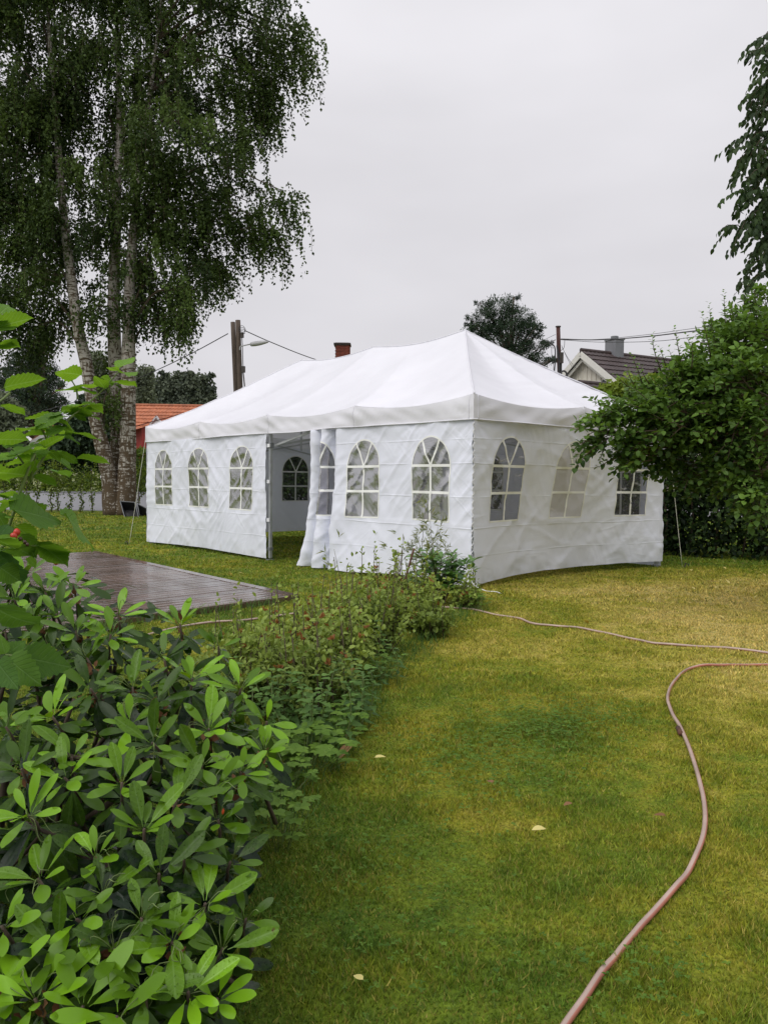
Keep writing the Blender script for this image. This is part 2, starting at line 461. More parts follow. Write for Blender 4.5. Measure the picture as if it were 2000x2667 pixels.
def make_bark():
    m, nt, out = new_mat('birch_bark')
    t = nd(nt, 'ShaderNodeTexCoord')
    s = nd(nt, 'ShaderNodeSeparateXYZ', {0: t.outputs['Object']})
    mp = nd(nt, 'ShaderNodeMapping', {'Vector': t.outputs['Object'], 'Scale': (1.2, 1.2, 5.5)})
    n = nd(nt, 'ShaderNodeTexNoise', {'Vector': mp.outputs[0], 'Scale': 2.2, 'Detail': 6.0, 'Roughness': 0.65, 'Distortion': 0.6})
    mp2 = nd(nt, 'ShaderNodeMapping', {'Vector': t.outputs['Object'], 'Scale': (4, 4, 1.1)})
    n2 = nd(nt, 'ShaderNodeTexNoise', {'Vector': mp2.outputs[0], 'Scale': 2.6, 'Detail': 6.0, 'Roughness': 0.7})
    low = nd(nt, 'ShaderNodeMapRange', {0: s.outputs[2], 1: 0.3, 2: 6.0, 3: 0.075, 4: -0.02}).outputs[0]
    d = math_(nt, 'MAXIMUM', math_(nt, 'ADD', n.outputs[0], low), math_(nt, 'ADD', n2.outputs[0], low))
    f = nd(nt, 'ShaderNodeMapRange', {0: d, 1: 0.51, 2: 0.57, 3: 0.0, 4: 1.0}).outputs[0]
    n3 = nd(nt, 'ShaderNodeTexNoise', {'Vector': t.outputs['Object'], 'Scale': 1.5, 'Detail': 3.0})
    pale = mixc(nt, n3.outputs[0], (0.27, 0.25, 0.22), (0.50, 0.47, 0.42))
    dark = mixc(nt, n2.outputs[0], (0.025, 0.018, 0.012), (0.12, 0.085, 0.05))
    c = mixc(nt, f, pale, dark)
    bm = nd(nt, 'ShaderNodeBump', {'Height': d, 'Strength': 0.8, 'Distance': -0.06})
    b = nd(nt, 'ShaderNodeBsdfPrincipled', {'Base Color': c, 'Roughness': 0.8, 'Specular IOR Level': 0.2, 'Normal': bm.outputs[0]})
    nt.links.new(b.outputs[0], out.inputs[0])
    return m


M['birch_bark'] = make_bark()
M['bark'] = plain('brown_bark', (0.085, 0.06, 0.042), 0.85, 0.35, 14, 0.6)
M['twig'] = plain('thin_twig', (0.07, 0.05, 0.03), 0.8, 0.3, 20)
M['green_stem'] = plain('green_stem', (0.12, 0.17, 0.045), 0.6, 0.25, 20)
M['pole'] = plain('weathered_pole', (0.075, 0.055, 0.042), 0.85, 0.35, 5, 0.5, stretch=(6, 6, .6))
M['pole_red'] = plain('tarred_red_pole', (0.06, 0.022, 0.018), 0.8, 0.35, 5, 0.4, stretch=(6, 6, .6))
M['cable'] = plain('black_cable', (0.03, 0.03, 0.033), 0.6, 0.1)
M['lamp_shell'] = plain('lamp_shell', (0.36, 0.36, 0.37), 0.5, 0.1)
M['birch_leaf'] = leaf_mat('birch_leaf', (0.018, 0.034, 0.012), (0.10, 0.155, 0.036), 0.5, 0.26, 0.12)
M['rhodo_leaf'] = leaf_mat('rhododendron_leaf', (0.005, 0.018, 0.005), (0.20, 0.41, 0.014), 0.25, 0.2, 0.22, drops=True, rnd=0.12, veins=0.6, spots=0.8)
M['berry_leaf'] = leaf_mat('raspberry_leaf', (0.030, 0.085, 0.022), (0.20, 0.38, 0.045), 0.55, 0.45, 0.15, veins=0.8, spots=0.6)
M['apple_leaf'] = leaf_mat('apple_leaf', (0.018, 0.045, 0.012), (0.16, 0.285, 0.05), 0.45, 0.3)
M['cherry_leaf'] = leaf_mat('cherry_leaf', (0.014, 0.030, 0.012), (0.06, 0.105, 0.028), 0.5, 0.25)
M['hedge_leaf'] = leaf_mat('hedge_leaf', (0.005, 0.013, 0.004), (0.075, 0.135, 0.03), 0.5, 0.06, 0.12)
M['bright_hedge_leaf'] = leaf_mat('bright_hedge_leaf', (0.035, 0.075, 0.012), (0.20, 0.27, 0.04), 0.5, 0.28)
M['needle'] = leaf_mat('pine_needle', (0.016, 0.032, 0.018), (0.06, 0.095, 0.05), 0.6, 0.1)
M['far_leaf'] = leaf_mat('far_leaf', (0.07, 0.088, 0.068), (0.17, 0.20, 0.125), 0.6, 0.2)  # distance haze is painted into these paler, greyed leaf colours
M['azalea_leaf'] = leaf_mat('azalea_leaf', (0.055, 0.10, 0.022), (0.30, 0.39, 0.08), 0.45, 0.32)
M['red_tip'] = leaf_mat('red_young_leaf', (0.20, 0.085, 0.03), (0.38, 0.20, 0.07), 0.45, 0.3)
M['laurel_leaf'] = leaf_mat('laurel_leaf', (0.028, 0.085, 0.02), (0.13, 0.27, 0.05), 0.3, 0.2, 0.5)
M['nettle_leaf'] = leaf_mat('nettle_leaf', (0.030, 0.075, 0.018), (0.13, 0.24, 0.05), 0.6, 0.3, 0.25)
M['bamboo_leaf'] = leaf_mat('bamboo_leaf', (0.09, 0.13, 0.03), (0.28, 0.30, 0.09), 0.5, 0.3)
M['tall_grass'] = leaf_mat('long_grass_blade', (0.035, 0.095, 0.025), (0.13, 0.25, 0.06), 0.5, 0.3)
M['clover'] = leaf_mat('clover_leaf', (0.06, 0.13, 0.016), (0.16, 0.27, 0.035), 0.55, 0.3)
M['yellow_leaf'] = leaf_mat('fallen_yellow_leaf', (0.42, 0.30, 0.05), (0.66, 0.58, 0.22), 0.5, 0.2)
M['brown_leaf'] = leaf_mat('dry_brown_leaf', (0.09, 0.035, 0.015), (0.30, 0.17, 0.08), 0.7, 0.1)
M['bloom'] = leaf_mat('hydrangea_bloom', (0.42, 0.48, 0.22), (0.75, 0.76, 0.55), 0.6, 0.2)
M['berry'] = plain('red_berry', (0.42, 0.035, 0.02), 0.35, 0.2)
M['dark_berry'] = plain('dark_berry', (0.05, 0.02, 0.015), 0.4, 0.2)


def make_deck():
    m, nt, out = new_mat('wet_deck_board')
    t = nd(nt, 'ShaderNodeTexCoord')
    oi = nd(nt, 'ShaderNodeObjectInfo')
    mp = nd(nt, 'ShaderNodeMapping', {'Vector': t.outputs['Object'], 'Scale': (1.2, 22, 22)})
    n = nd(nt, 'ShaderNodeTexNoise', {'Vector': mp.outputs[0], 'Scale': 2.0, 'Detail': 5.0})
    n2 = nd(nt, 'ShaderNodeTexNoise', {'Vector': t.outputs['Object'], 'Scale': 2.4, 'Detail': 4.0})
    w = nd(nt, 'ShaderNodeTexWave', {'Vector': t.outputs['Object'], 'Scale': 26.0}, bands_direction='Y')
    c = mixc(nt, math_(nt, 'ADD', math_(nt, 'MULTIPLY', n.outputs[0], .6), math_(nt, 'MULTIPLY', oi.outputs['Random'], .4)),
             (0.035, 0.018, 0.013), (0.14, 0.080, 0.058))
    h = math_(nt, 'ADD', math_(nt, 'MULTIPLY', w.outputs['Fac'], 0.25), n.outputs[0])
    bm = nd(nt, 'ShaderNodeBump', {'Height': h, 'Strength': 0.22, 'Distance': 0.004})
    r = nd(nt, 'ShaderNodeMapRange', {0: n2.outputs[0], 1: .35, 2: .65, 3: 0.12, 4: 0.32})
    b = nd(nt, 'ShaderNodeBsdfPrincipled', {'Base Color': c, 'Roughness': r.outputs[0], 'Specular IOR Level': 0.8, 'Normal': bm.outputs[0], 'Coat Weight': 0.45, 'Coat Roughness': 0.06, 'Coat IOR': 1.6})
    nt.links.new(b.outputs[0], out.inputs[0])
    return m


M['deck'] = make_deck()
M['asphalt'] = plain('wet_asphalt', (0.20, 0.20, 0.215), 0.5, 0.12, 3)
M['soil'] = plain('garden_soil', (0.055, 0.04, 0.025), 0.9, 0.35, 12, 0.5)
M['verge'] = plain('rough_verge', (0.14, 0.19, 0.045), 0.9, 0.35, 1.5)
M['white_paint'] = plain('white_weatherboard', (0.74, 0.74, 0.76), 0.6, 0.06)
M['cream_paint'] = plain('cream_board', (0.62, 0.59, 0.51), 0.65, 0.08, 3)
M['cream_trim'] = plain('cream_trim', (0.66, 0.65, 0.60), 0.6, 0.05)
M['orange_tile'] = plain('orange_tile', (0.36, 0.12, 0.055), 0.7, 0.25, 2.5)
M['red_tile'] = plain('dark_red_tile', (0.16, 0.04, 0.032), 0.6, 0.25, 2.5)
M['red_paint'] = plain('red_board', (0.33, 0.04, 0.035), 0.6, 0.15, 2)
M['brown_tile'] = plain('brown_tile', (0.045, 0.029, 0.028), 0.6, 0.25, 2.0)
M['grey_sheet'] = plain('grey_sheet_metal', (0.17, 0.175, 0.19), 0.55, 0.1, 3)
M['brick'] = plain('red_brick', (0.21, 0.055, 0.035), 0.85, 0.3, 9)
M['mortar'] = plain('mortar', (0.20, 0.15, 0.13), 0.9, 0.2, 9)
M['dark_green'] = plain('dark_green_shutter', (0.015, 0.032, 0.03), 0.5, 0.15)
M['glass'] = plain('dark_pane', (0.09, 0.10, 0.12), 0.08, 0.1, spec=0.8)


def make_hose():
    m, nt, out = new_mat('garden_hose_rubber')
    a = nd(nt, 'ShaderNodeAttribute', attribute_name='tint')
    t = nd(nt, 'ShaderNodeTexCoord')
    n = nd(nt, 'ShaderNodeTexNoise', {'Vector': t.outputs['Object'], 'Scale': 6.0, 'Detail': 4.0})
    f = nd(nt, 'ShaderNodeMapRange', {0: a.outputs['Fac'], 1: 0.35, 2: 0.65}).outputs[0]
    c = mixc(nt, f, (0.42, 0.15, 0.105), (0.42, 0.31, 0.26))
    c2 = nd(nt, 'ShaderNodeVectorMath', {0: c, 1: nd(nt, 'ShaderNodeMapRange', {0: n.outputs[0], 1: .3, 2: .7, 3: 0.75, 4: 1.15}).outputs[0]}, operation='MULTIPLY').outputs[0]
    b = nd(nt, 'ShaderNodeBsdfPrincipled', {'Base Color': c2, 'Roughness': 0.38})
    nt.links.new(b.outputs[0], out.inputs[0])
    return m


M['hose'] = make_hose()

# ------------------------------------------------------------------ the setting: lawn, road
gx = np.unique(np.concatenate([np.linspace(-400, -40, 10), np.linspace(-40, 40, 41), np.linspace(40, 400, 10)]))
gy = np.unique(np.concatenate([np.linspace(-30, 28, 15), np.linspace(28, 48, 21), np.linspace(48, 120, 10), np.linspace(120, 1200, 8)]))
XX, YY = np.meshgrid(gx, gy)
nx, ny = len(gx), len(gy)
ii = (np.arange(ny - 1)[:, None] * nx + np.arange(nx - 1)[None]).ravel()
GF = np.stack([ii, ii + 1, ii + nx + 1, ii + nx], 1)
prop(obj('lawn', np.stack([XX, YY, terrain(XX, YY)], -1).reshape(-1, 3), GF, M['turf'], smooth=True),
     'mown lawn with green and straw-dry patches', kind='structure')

rx = np.linspace(-90, 40, 66)
ry = np.linspace(32.2, 43.5, 14)
XX, YY = np.meshgrid(rx, ry)
i2 = (np.arange(13)[:, None] * 66 + np.arange(65)[None]).ravel()
prop(obj('road', np.stack([XX, YY, terrain(XX, YY) + 0.012], -1).reshape(-1, 3), np.stack([i2, i2 + 1, i2 + 67, i2 + 66], 1), M['asphalt'], smooth=True),
     'wet grey asphalt road beyond the birch', kind='structure')
mb = MB()
mb.box(((rx[0] + rx[-1]) / 2, 43.6, float(terrain(0, 43.6)) + 0.06), rx[-1] - rx[0], 0.12, 0.14)
prop(mb.build('kerb', M['asphalt']), kind='structure')

# ------------------------------------------------------------------ the party tent
TA = np.array([1.059, 9.584])
TU = np.array([-0.6628, 0.7488])      # along the long side, away from the near corner
TW = np.array([0.7488, 0.6628])       # along the short side
TL, TS = 8.8, 4.4
Z_VAL, Z_EAVE, Z_TOP = 2.05, 2.352, 3.70


def tp(s, t, z):
    p = TA + TU * s + TW * t
    return np.array([p[0], p[1], z])


tent = thing('party_tent', 'white party tent with arched clear windows, peaked roof and open doorway', 'tent', tp(0, 0, 0))

# --- roof cloth: from the eave to the ridge, slack between the peaks
RIDGE = [2.2, 4.4, 6.6]


def eave_drop(x):
    """the eave cloth rides up over legs and truss tops, sags between"""
    return -0.085 * np.abs(np.sin(PI * (np.asarray(x) % 2.2) / 2.2)) ** 0.85


def roof_face(side):
    n, k = (120, 40) if side in 'fb' else (60, 40)
    a = np.linspace(0, 1, n + 1)[None, :]
    q = np.linspace(0, 1, k + 1)[:, None]
    q = q ** 1.0
    ov = 0.045
    if side in 'fb':
        s_e = -ov + a * (TL + 2 * ov); t_e = np.full_like(a, -ov)
        s_r = 2.2 + a * 4.4; t_r = np.full_like(a, 2.2)
        ze = Z_EAVE + eave_drop(a * TL)
        zr = Z_TOP - 0.085 * np.sin(PI * ((a * 4.4) % 2.2) / 2.2) - 0.0 * a
        edge = np.minimum(a, 1 - a)
        hip = np.clip(edge * TL / 1.5, 0, 1)
        per = np.cos(2 * PI * (a * TL) / 2.2) * 0.5 + 0.5
    else:
        t_e = -ov + a * (TS + 2 * ov); s_e = np.full_like(a, -ov)
        s_r = np.full_like(a, 2.2); t_r = np.full_like(a, 2.2)
        ze = Z_EAVE + eave_drop(a * TS)
        zr = np.full_like(a, Z_TOP)
        edge = np.minimum(a, 1 - a)
        hip = np.clip(edge * TS / 1.2, 0, 1)
        per = np.cos(2 * PI * (a * TS) / 2.2) * 0.5 + 0.5
    s = s_e + (s_r - s_e) * q; t = t_e + (t_r - t_e) * q
    sag = 0.27 + 0.12 * hip - 0.08 * per
    g = q - sag * q * (1 - q) * (1.35 - 0.7 * q)
    z = ze + (zr - ze) * g
    seed = 'fbrl'.index(side) * 5 + 1
    wr = 0.010 * vnoise(s * 9, t * 3 + q * 4, seed) * (1 - q) ** 3 * (q > 0.01)
    wr = wr + 0.007 * vnoise(s * 3.0 + q * 5, q * 13, seed + 1) * np.sin(PI * q) + 0.02 * vnoise(s * 0.9, t * 0.9, seed + 2) * np.sin(PI * q)
    rip = np.sin(q * 70 + s * 5) * 0.007 * np.clip(vnoise(s * 1.1, q * 3, seed + 3), 0, 1) * np.sin(PI * q)
    z = z + (wr + rip)
    if side == 'b': t = TS - t
    if side == 'l': s = TL - s
    P = TA[None, None] + TU * s[..., None] + TW * t[..., None]
    V = np.concatenate([P, z[..., None]], -1).reshape(-1, 3)
    i = (np.arange(k)[:, None] * (n + 1) + np.arange(n)[None]).ravel()
    return V, np.stack([i, i + 1, i + n + 2, i + n + 1], 1), V.reshape(k + 1, n + 1, 3)


RV, RF, rn = [], [], 0
edges = {}
for sd in 'fbrl':
    v, f, grid = roof_face(sd)
    RV.append(v); RF.append(f + rn); rn += len(v); edges[sd] = grid
roof_o = obj('roof', np.concatenate(RV), np.concatenate(RF), M['roof_cloth'], tent, smooth=True)
mb = MB()      # welted seams on the ridge and the hips
mb.tube(edges['f'][-1] + (0, 0, .006), 0.012, 5)
mb.build('ridge_seam', M['roof_cloth'], roof_o, smooth=True)
for sd, col in (('f', 0), ('f', -1), ('b', 0), ('b', -1)):
    mb = MB(); mb.tube(edges[sd][:, col] + (0, 0, .004), 0.011, 5)
    mb.build('hip_seam', M['roof_cloth'], roof_o, smooth=True)


def valance(side):
    Lp = TL if side in 'fb' else TS
    n, k = int(Lp * 14), 9
    x = np.linspace(-0.045, Lp + 0.045, n + 1)[None, :]
    q = np.linspace(0, 1, k + 1)[:, None]
    zt = Z_EAVE + eave_drop(np.clip(x, 0, Lp))
    zb = Z_VAL + 0.012 * vnoise(x * 1.1, x * 0, 3)
    z = zt + (zb - zt) * q
    seed = 'fbrl'.index(side) * 3 + 40
    near = np.exp(-((x + 1.1) % 2.2 - 1.1) ** 2 / 0.05)
    off = 0.047 + 0.012 * q + q * 0.034 * vnoise(x * 2.2, q * 1.5, seed) + 0.015 * np.sin(x * 16 + q * 7 + 3 * vnoise(x * 2, q, seed + 1)) * np.sin(PI * q) * (0.35 + near)
    off = off + 0.012 * near * np.sin(PI * q)
    endf = np.clip(np.minimum(x + .045, Lp + .045 - x) / .25, 0, 1)
    off = 0.046 + (off - 0.046) * endf
    off = np.where(q == 0, 0.045, off)
    if side == 'f': P = TA + TU * x[..., None] - TW * off[..., None]
    elif side == 'b': P = TA + TU * x[..., None] + TW * (TS + off[..., None])
    elif side == 'r': P = TA + TW * x[..., None] - TU * off[..., None]
    else: P = TA + TW * x[..., None] + TU * (TL + off[..., None])
    P = np.broadcast_to(P, z.shape + (2,))
    V = np.concatenate([P, z[..., None]], -1)
    i = (np.arange(k)[:, None] * (n + 1) + np.arange(n)[None]).ravel()
    o = obj('valance', V.reshape(-1, 3), np.stack([i, i + 1, i + n + 2, i + n + 1], 1), M['roof_cloth'], tent, smooth=True)
    m_ = MB(); m_.tube(V[-1], 0.008, 5)
    m_.build('hem', M['roof_cloth'], o, smooth=True)
    for sx in np.arange(0, Lp + .1, 2.2):      # upright seams over the legs and truss tops
        mm = MB()
        c = int(np.argmin(abs(x[0] - sx)))
        mm.tube(V[:, c] * 1.0 + (V[:, c] - tp(4.4, 2.2, 0)) * (1, 1, 0) * 0.0008, 0.006, 4)
        mm.build('valance_seam', M['roof_cloth'], o, smooth=True)


for sd in 'frbl': valance(sd)

# --- wall panels with arched windows
HP = 2.05
WIN_C = (0.76, 2.2, 3.64)


def arch(cx, w=0.72, z0=0.79, zs=1.50, zt=1.872, n=22, grow=0.0):
    w = w + 2 * grow; z0 -= grow; zt += grow
    a = np.linspace(0, PI, n)
    return [(cx - w / 2, z0), (cx + w / 2, z0)] + [(cx + w / 2 * math.cos(t), zs + (zt - zs) * math.sin(t)) for t in a]


def inside(poly, x, y):
    P = np.array(poly); r = np.zeros(len(x), bool)
    for (x0, y0), (x1, y1) in zip(P, np.roll(P, -1, 0)):
        c = (y0 > y) != (y1 > y)
        r ^= c & (x < (x1 - x0) * (y - y0) / (y1 - y0 + 1e-12) + x0)
    return r


def wrinkle(u, v, seed, L=4.4, amp=1.0):
    d = 0.030 * vnoise(u * 0.7, v * 0.8, seed) + 0.014 * vnoise(u * 2.0, v * 1.6, seed + 1)
    for k, (ang, fr, am) in enumerate(((0.75, 5.5, .019), (-0.62, 5.0, .018), (1.05, 9.0, .010), (-0.9, 8.5, .010), (0.25, 6.5, .011), (1.45, 4.0, .009))):
        a = u * math.sin(ang) + v * math.cos(ang); b = u * math.cos(ang) - v * math.sin(ang)
        a = a + 0.06 * vnoise(b * 1.7, a * 1.2, seed + 20 + k)
        ridge = (1 - np.abs(vnoise(a * fr, b * fr * 0.16, seed + 9 + k))) ** 4
        d = d + am * ridge * np.clip(vnoise(u * 0.9 + k * 5, v * 1.0, seed + 2 + k) + 0.35, 0, 1)
    d = d + 0.0025 * vnoise(u * 8, v * 6, seed + 5)
    # slack folds running up to the eave hooks
    for c in (0.0, 1.1, 2.2, 3.3, 4.4):
        rr = np.hypot(u - c, (v - HP) * 0.9)
        an = np.arctan2(HP - v, u - c)
        d = d + 0.007 * np.sin(an * 13 + seed + c + 2 * vnoise(rr * 3, an * 2, seed)) * np.exp(-rr / 0.4) * np.clip(rr / 0.1, 0, 1)
    # sharp packing creases
    for i, z in enumerate((0.40, 0.74, 1.12, 1.53)):
        zc = z + 0.012 * vnoise(u * 1.2, u * 0 + i, seed + 6)
        d = d + 0.0065 * np.exp(-((v - zc) / 0.012) ** 2) * (0.4 + 0.6 * np.clip(vnoise(u * 1.5, u * 0 + i * 3, seed + 7) + .5, 0, 1))
    for i, z in enumerate((1.47, 2.93)):
        d = d + 0.005 * np.exp(-((u - z) / 0.014) ** 2)
    # gathered where the edges are tied to the legs
    for c in (0.0, L):
        d = d + 0.0045 * np.sin(v * 34 + 3 * vnoise(v * 3, v * 0, seed + 8)) * np.exp(-np.abs(u - c) / 0.13)
    return d * amp


def wall_panel(org, dirn, out, seed, path=None, lift=None, belly=None, ucomp=None, milky=-1):
    org, dirn, out = (np.asarray(a, float) for a in (org, dirn, out))

    def place(u, v, extra=0.0):
        u = np.asarray(u, float); v = np.asarray(v, float)
        d = wrinkle(u, v, seed) + extra
        zz = v.copy()
        if lift is not None: zz = zz + lift(u) * (1 - v / HP) ** 2
        if belly is not None: d = d + belly(u, v)
        along = u if ucomp is None else ucomp(u)
        if path is not None:
            along, o2, nrm_a, nrm_o = path(u, v)
            along = along + nrm_a * d; d = o2 + nrm_o * d
        P = org[None] + dirn[None] * along[:, None] + out[None] * d[:, None]
        return np.column_stack([P, zz])

    polys = [arch(c) for c in WIN_C]
    st = 0.036
    gu = np.linspace(0, 4.4, int(4.4 / st) + 1); gv = np.linspace(0.015, HP, int(HP / st) + 1)
    U, Vv = np.meshgrid(gu, gv)
    pts = np.stack([U.ravel(), Vv.ravel()], 1)
    ob = [np.array(p) for p in polys]
    dense = []
    for p in ob:
        q = []
        for a, b in zip(p, np.roll(p, -1, 0)):
            m = max(1, int(np.linalg.norm(b - a) / 0.05))
            for k in range(m): q.append(a + (b - a) * k / m)
        dense.append(np.array(q))
    allb = np.concatenate(dense)
    keep = np.ones(len(pts), bool)
    for b in allb: keep &= np.hypot(pts[:, 0] - b[0], pts[:, 1] - b[1]) > 0.018
    pts = pts[keep]
    vc = [Vector(p) for p in pts]; ed = []
    for q in dense:
        b0 = len(vc); vc += [Vector(p) for p in q]
        ed += [(b0 + i, b0 + (i + 1) % len(q)) for i in range(len(q))]
    rv, re, rf, *_ = delaunay_2d_cdt(vc, ed, [], 0, 1e-5)
    R = np.array([(p.x, p.y) for p in rv]); F = np.array([tuple(f) for f in rf])
    cen = R[F].mean(1)
    W3 = place(R[:, 0], R[:, 1])
    win = np.full(len(F), -1)
    for i, p in enumerate(polys): win[inside(p, cen[:, 0], cen[:, 1])] = i

    def sub(mask):
        f = F[mask]; ids, inv = np.unique(f, return_inverse=True)
        return W3[ids], inv.reshape(f.shape)
    v_, f_ = sub(win < 0)
    pan = obj('wall_panel', v_, f_, M['wall_cloth'], tent, smooth=True)
    for i, c in enumerate(WIN_C):
        v_, f_ = sub(win == i)
        obj('window_pane', v_, f_, M['milky_film' if i == milky else 'film'], pan, smooth=True)
        ribs = [([(c, .79), (c, 1.50)], .034), ([(c - .36, 1.155), (c + .36, 1.155)], .034), ([(c - .36, 1.50), (c + .36, 1.50)], .034),
                ([(c, 1.50), (c - .17, 1.822)], .030), ([(c, 1.50), (c + .17, 1.822)], .030)]
        m_ = MB()
        lines = [(np.array([np.array(a) + (np.array(b) - np.array(a)) * t for t in np.linspace(0, 1, 14)]), w_) for (a, b), w_ in ribs]
        ring = np.array(arch(c)); lines.append((np.vstack([dense[i], dense[i][:1]]), .022))
        for ln, w_ in lines:
            T = np.gradient(ln, axis=0); T /= np.linalg.norm(T, axis=1)[:, None] + 1e-9
            N_ = np.stack([-T[:, 1], T[:, 0]], 1) * w_ / 2
            a3 = place((ln + N_)[:, 0], (ln + N_)[:, 1], 0.004); b3 = place((ln - N_)[:, 0], (ln - N_)[:, 1], 0.004)
            a4 = place((ln + N_)[:, 0], (ln + N_)[:, 1], -0.003); b4 = place((ln - N_)[:, 0], (ln - N_)[:, 1], -0.003)
            k = len(ln)
            fs = [(j, j + 1, k + j + 1, k + j) for j in range(k - 1)]
            m_.add(np.vstack([a3, b3]), fs); m_.add(np.vstack([a4, b4]), fs)
        m_.build('window_bar', M['muntin'], pan, smooth=True)
    return pan


def zero(u): return u * 0


front_org = TA - TW * 0.02
# far half of the long side: taut, tied to its legs
wall_panel(TA + TU * 4.43 - TW * 0.02, TU * (4.40 / 4.4), -TW, 11, lift=lambda u: 0.02 + 0.03 * np.sin(PI * u / 4.4),
           belly=lambda u, v: 0.02 * np.sin(PI * u / 4.4) * np.sin(PI * v / HP))
# short side: blown inwards along the foot
wall_panel(TA - TU * 0.022 - TW * 0.022, TW * (4.42 / 4.4), -TU, 23, lift=lambda u: 0.03 + 0.03 * np.sin(PI * u / 4.4) + 0.05 * np.clip(u / 4.4, 0, 1),
           belly=lambda u, v: -0.30 * np.sin(PI * np.clip(u / 4.3, 0, 1)) ** 0.8 * (1 - v / HP) ** 1.1 - 0.05 * np.sin(PI * u / 4.4) * np.sin(PI * v / HP),
           ucomp=lambda u: u - 0.10 * np.sin(PI * u / 4.4) ** 2, milky=1)
# back and far end
wall_panel(TA + TW * 4.42, TU * (4.36 / 4.4), TW, 31)
wall_panel(TA + TW * 4.42 + TU * 4.44, TU * (4.34 / 4.4), TW, 37)
wall_panel(TA + TU * 8.82 - TW * 0.02, TW * (4.42 / 4.4), TU, 43, lift=lambda u: 0.12 + 0 * u)

# near half of the long side: loose end pushed back into pleats beside the doorway
PL = np.array([(0, 0), (0.8, 0.01), (1.6, 0.0), (2.30, 0.0), (2.50, 0.06), (2.62, 0.03), (2.68, -0.16), (2.76, -0.20), (2.84, 0.05), (2.93, 0.09), (2.97, -0.14),
               (3.03, -0.20), (3.09, 0.0), (3.15, 0.07), (3.22, 0.02)])
pl = spline(PL, 600)
pl_s = np.concatenate([[0], np.cumsum(np.linalg.norm(np.diff(pl, axis=0), axis=1))])
pl_s *= 4.4 / pl_s[-1]
pl_t = np.gradient(pl, axis=0); pl_t /= np.linalg.norm(pl_t, axis=1)[:, None]


def pleat(u, v):
    a = np.interp(u, pl_s, pl[:, 0]); o = np.interp(u, pl_s, pl[:, 1])
    na = np.interp(u, pl_s, -pl_t[:, 1]); no = np.interp(u, pl_s, pl_t[:, 0])
    q = np.clip((u - 2.2) / 2.2, 0, 1); low = (1 - v / HP)
    a = a + 0.15 * q ** 3 * low ** 5 + 0.03 * q * low
    o = o * (0.8 + 0.25 * low) + 0.10 * q ** 2 * low ** 4 + 0.03 * np.sin(PI * u / 4.4) * low + 0.10 * np.exp(-((u - 2.2) / .5) ** 2) * low ** 4
    return a, o, na, no


wall_panel(TA - TW * 0.022 - TU * 0.018, TU, -TW, 5, path=pleat, lift=lambda u: 0.01 + 0.05 * np.sin(PI * np.clip(u / 2.4, 0, 1)))

# --- frame
RT = np.array([[TU[0], TW[0], 0], [TU[1], TW[1], 0], [0, 0, 1.0]])
legs = [(0.05, 0.05), (4.4, 0.03), (8.75, 0.05), (0.05, 4.35), (4.4, 4.35), (8.75, 4.35)]
for s, t in legs:
    m_ = MB(); m_.box(tp(s, t, Z_EAVE / 2), 0.045, 0.045, Z_EAVE - 0.08, RT)
    leg = m_.build('leg', M['metal'], tent)
    for nm, z, w_, h_ in (('foot', 0.012, .10, .016), ('clamp', 0.19, .062, .05), ('slider', 1.86, .07, .09), ('head', 2.26, .075, .08)):
        m_ = MB(); m_.box(tp(s, t, z), w_, w_, h_, RT)
        m_.build(nm, M['grey_plastic'], leg)
for z in (0.66, 1.28, 1.86):
    m_ = MB(); m_.box(tp(4.40, -0.012, z), 0.075, 0.02, 0.055, RT)
    m_.build('tie_strap', M['white_plastic'], tent)


def truss(p0, p1):
    p0, p1 = np.array(p0), np.array(p1)
    for k in range(2):
        a, b = p0 + (p1 - p0) * (k / 2), p0 + (p1 - p0) * ((k + 1) / 2)
        hi, lo = (2.27, 1.88)
        for z0, z1 in ((hi, lo), (lo, hi)):
            if k: z0, z1 = z1, z0
            z0c, z1c = z0 - 0.02, z1 - 0.02
            m_ = MB(); m_.bar(tp(*a, z0c), tp(*b, z1c), 0.016, 0.032)
            m_.build('truss_bar', M['metal'], tent)
    mid = (p0 + p1) / 2
    for zc, w_, h_ in ((2.10, .035, .30), (1.90, .07, .085), (2.27, .07, .06)):
        m_ = MB(); m_.box(tp(*mid, zc), w_, w_ * .85, h_, RT)
        m_.build('truss_joint', M['grey_plastic'], tent)


for a, b in (((0.1, .07), (4.35, .07)), ((4.45, .07), (8.7, .07)), ((0.1, 4.32), (4.35, 4.32)), ((4.45, 4.32), (8.7, 4.32)),
             ((.07, .1), (.07, 4.3)), ((8.73, .1), (8.73, 4.3)), ((4.4, .1), (4.4, 4.3))):
    truss(a, b)
for s in RIDGE:
    m_ = MB(); m_.tube([tp(s, 2.2, 1.9), tp(s, 2.2, Z_TOP - 0.03)], 0.02, 8)
    m_.build('mast', M['metal'], tent)
# corner lacing down the near leg, with a loose cord end
m_ = MB()
zz = np.linspace(0.12, 2.03, 90)
P = np.array([tp(-0.03 - 0.012 * abs(math.sin(i * 1.2)), -0.03, z) + np.array([TU[1], -TU[0], 0]) * 0.022 * math.sin(i * PI * 0.5) for i, z in enumerate(zz)])
m_.tube(P, 0.006, 5)
m_.build('corner_lacing', M['white_plastic'], tent, smooth=True)
m_ = MB()
m_.tube(spline([tp(-.05, -.03, .3), tp(-.06, -.05, .1), gnd(1262, 1538, .012), gnd(1290, 1541, .012), gnd(1305, 1546, .012)], 20), 0.006, 5)
m_.build('loose_cord', M['white_plastic'], tent, smooth=True)


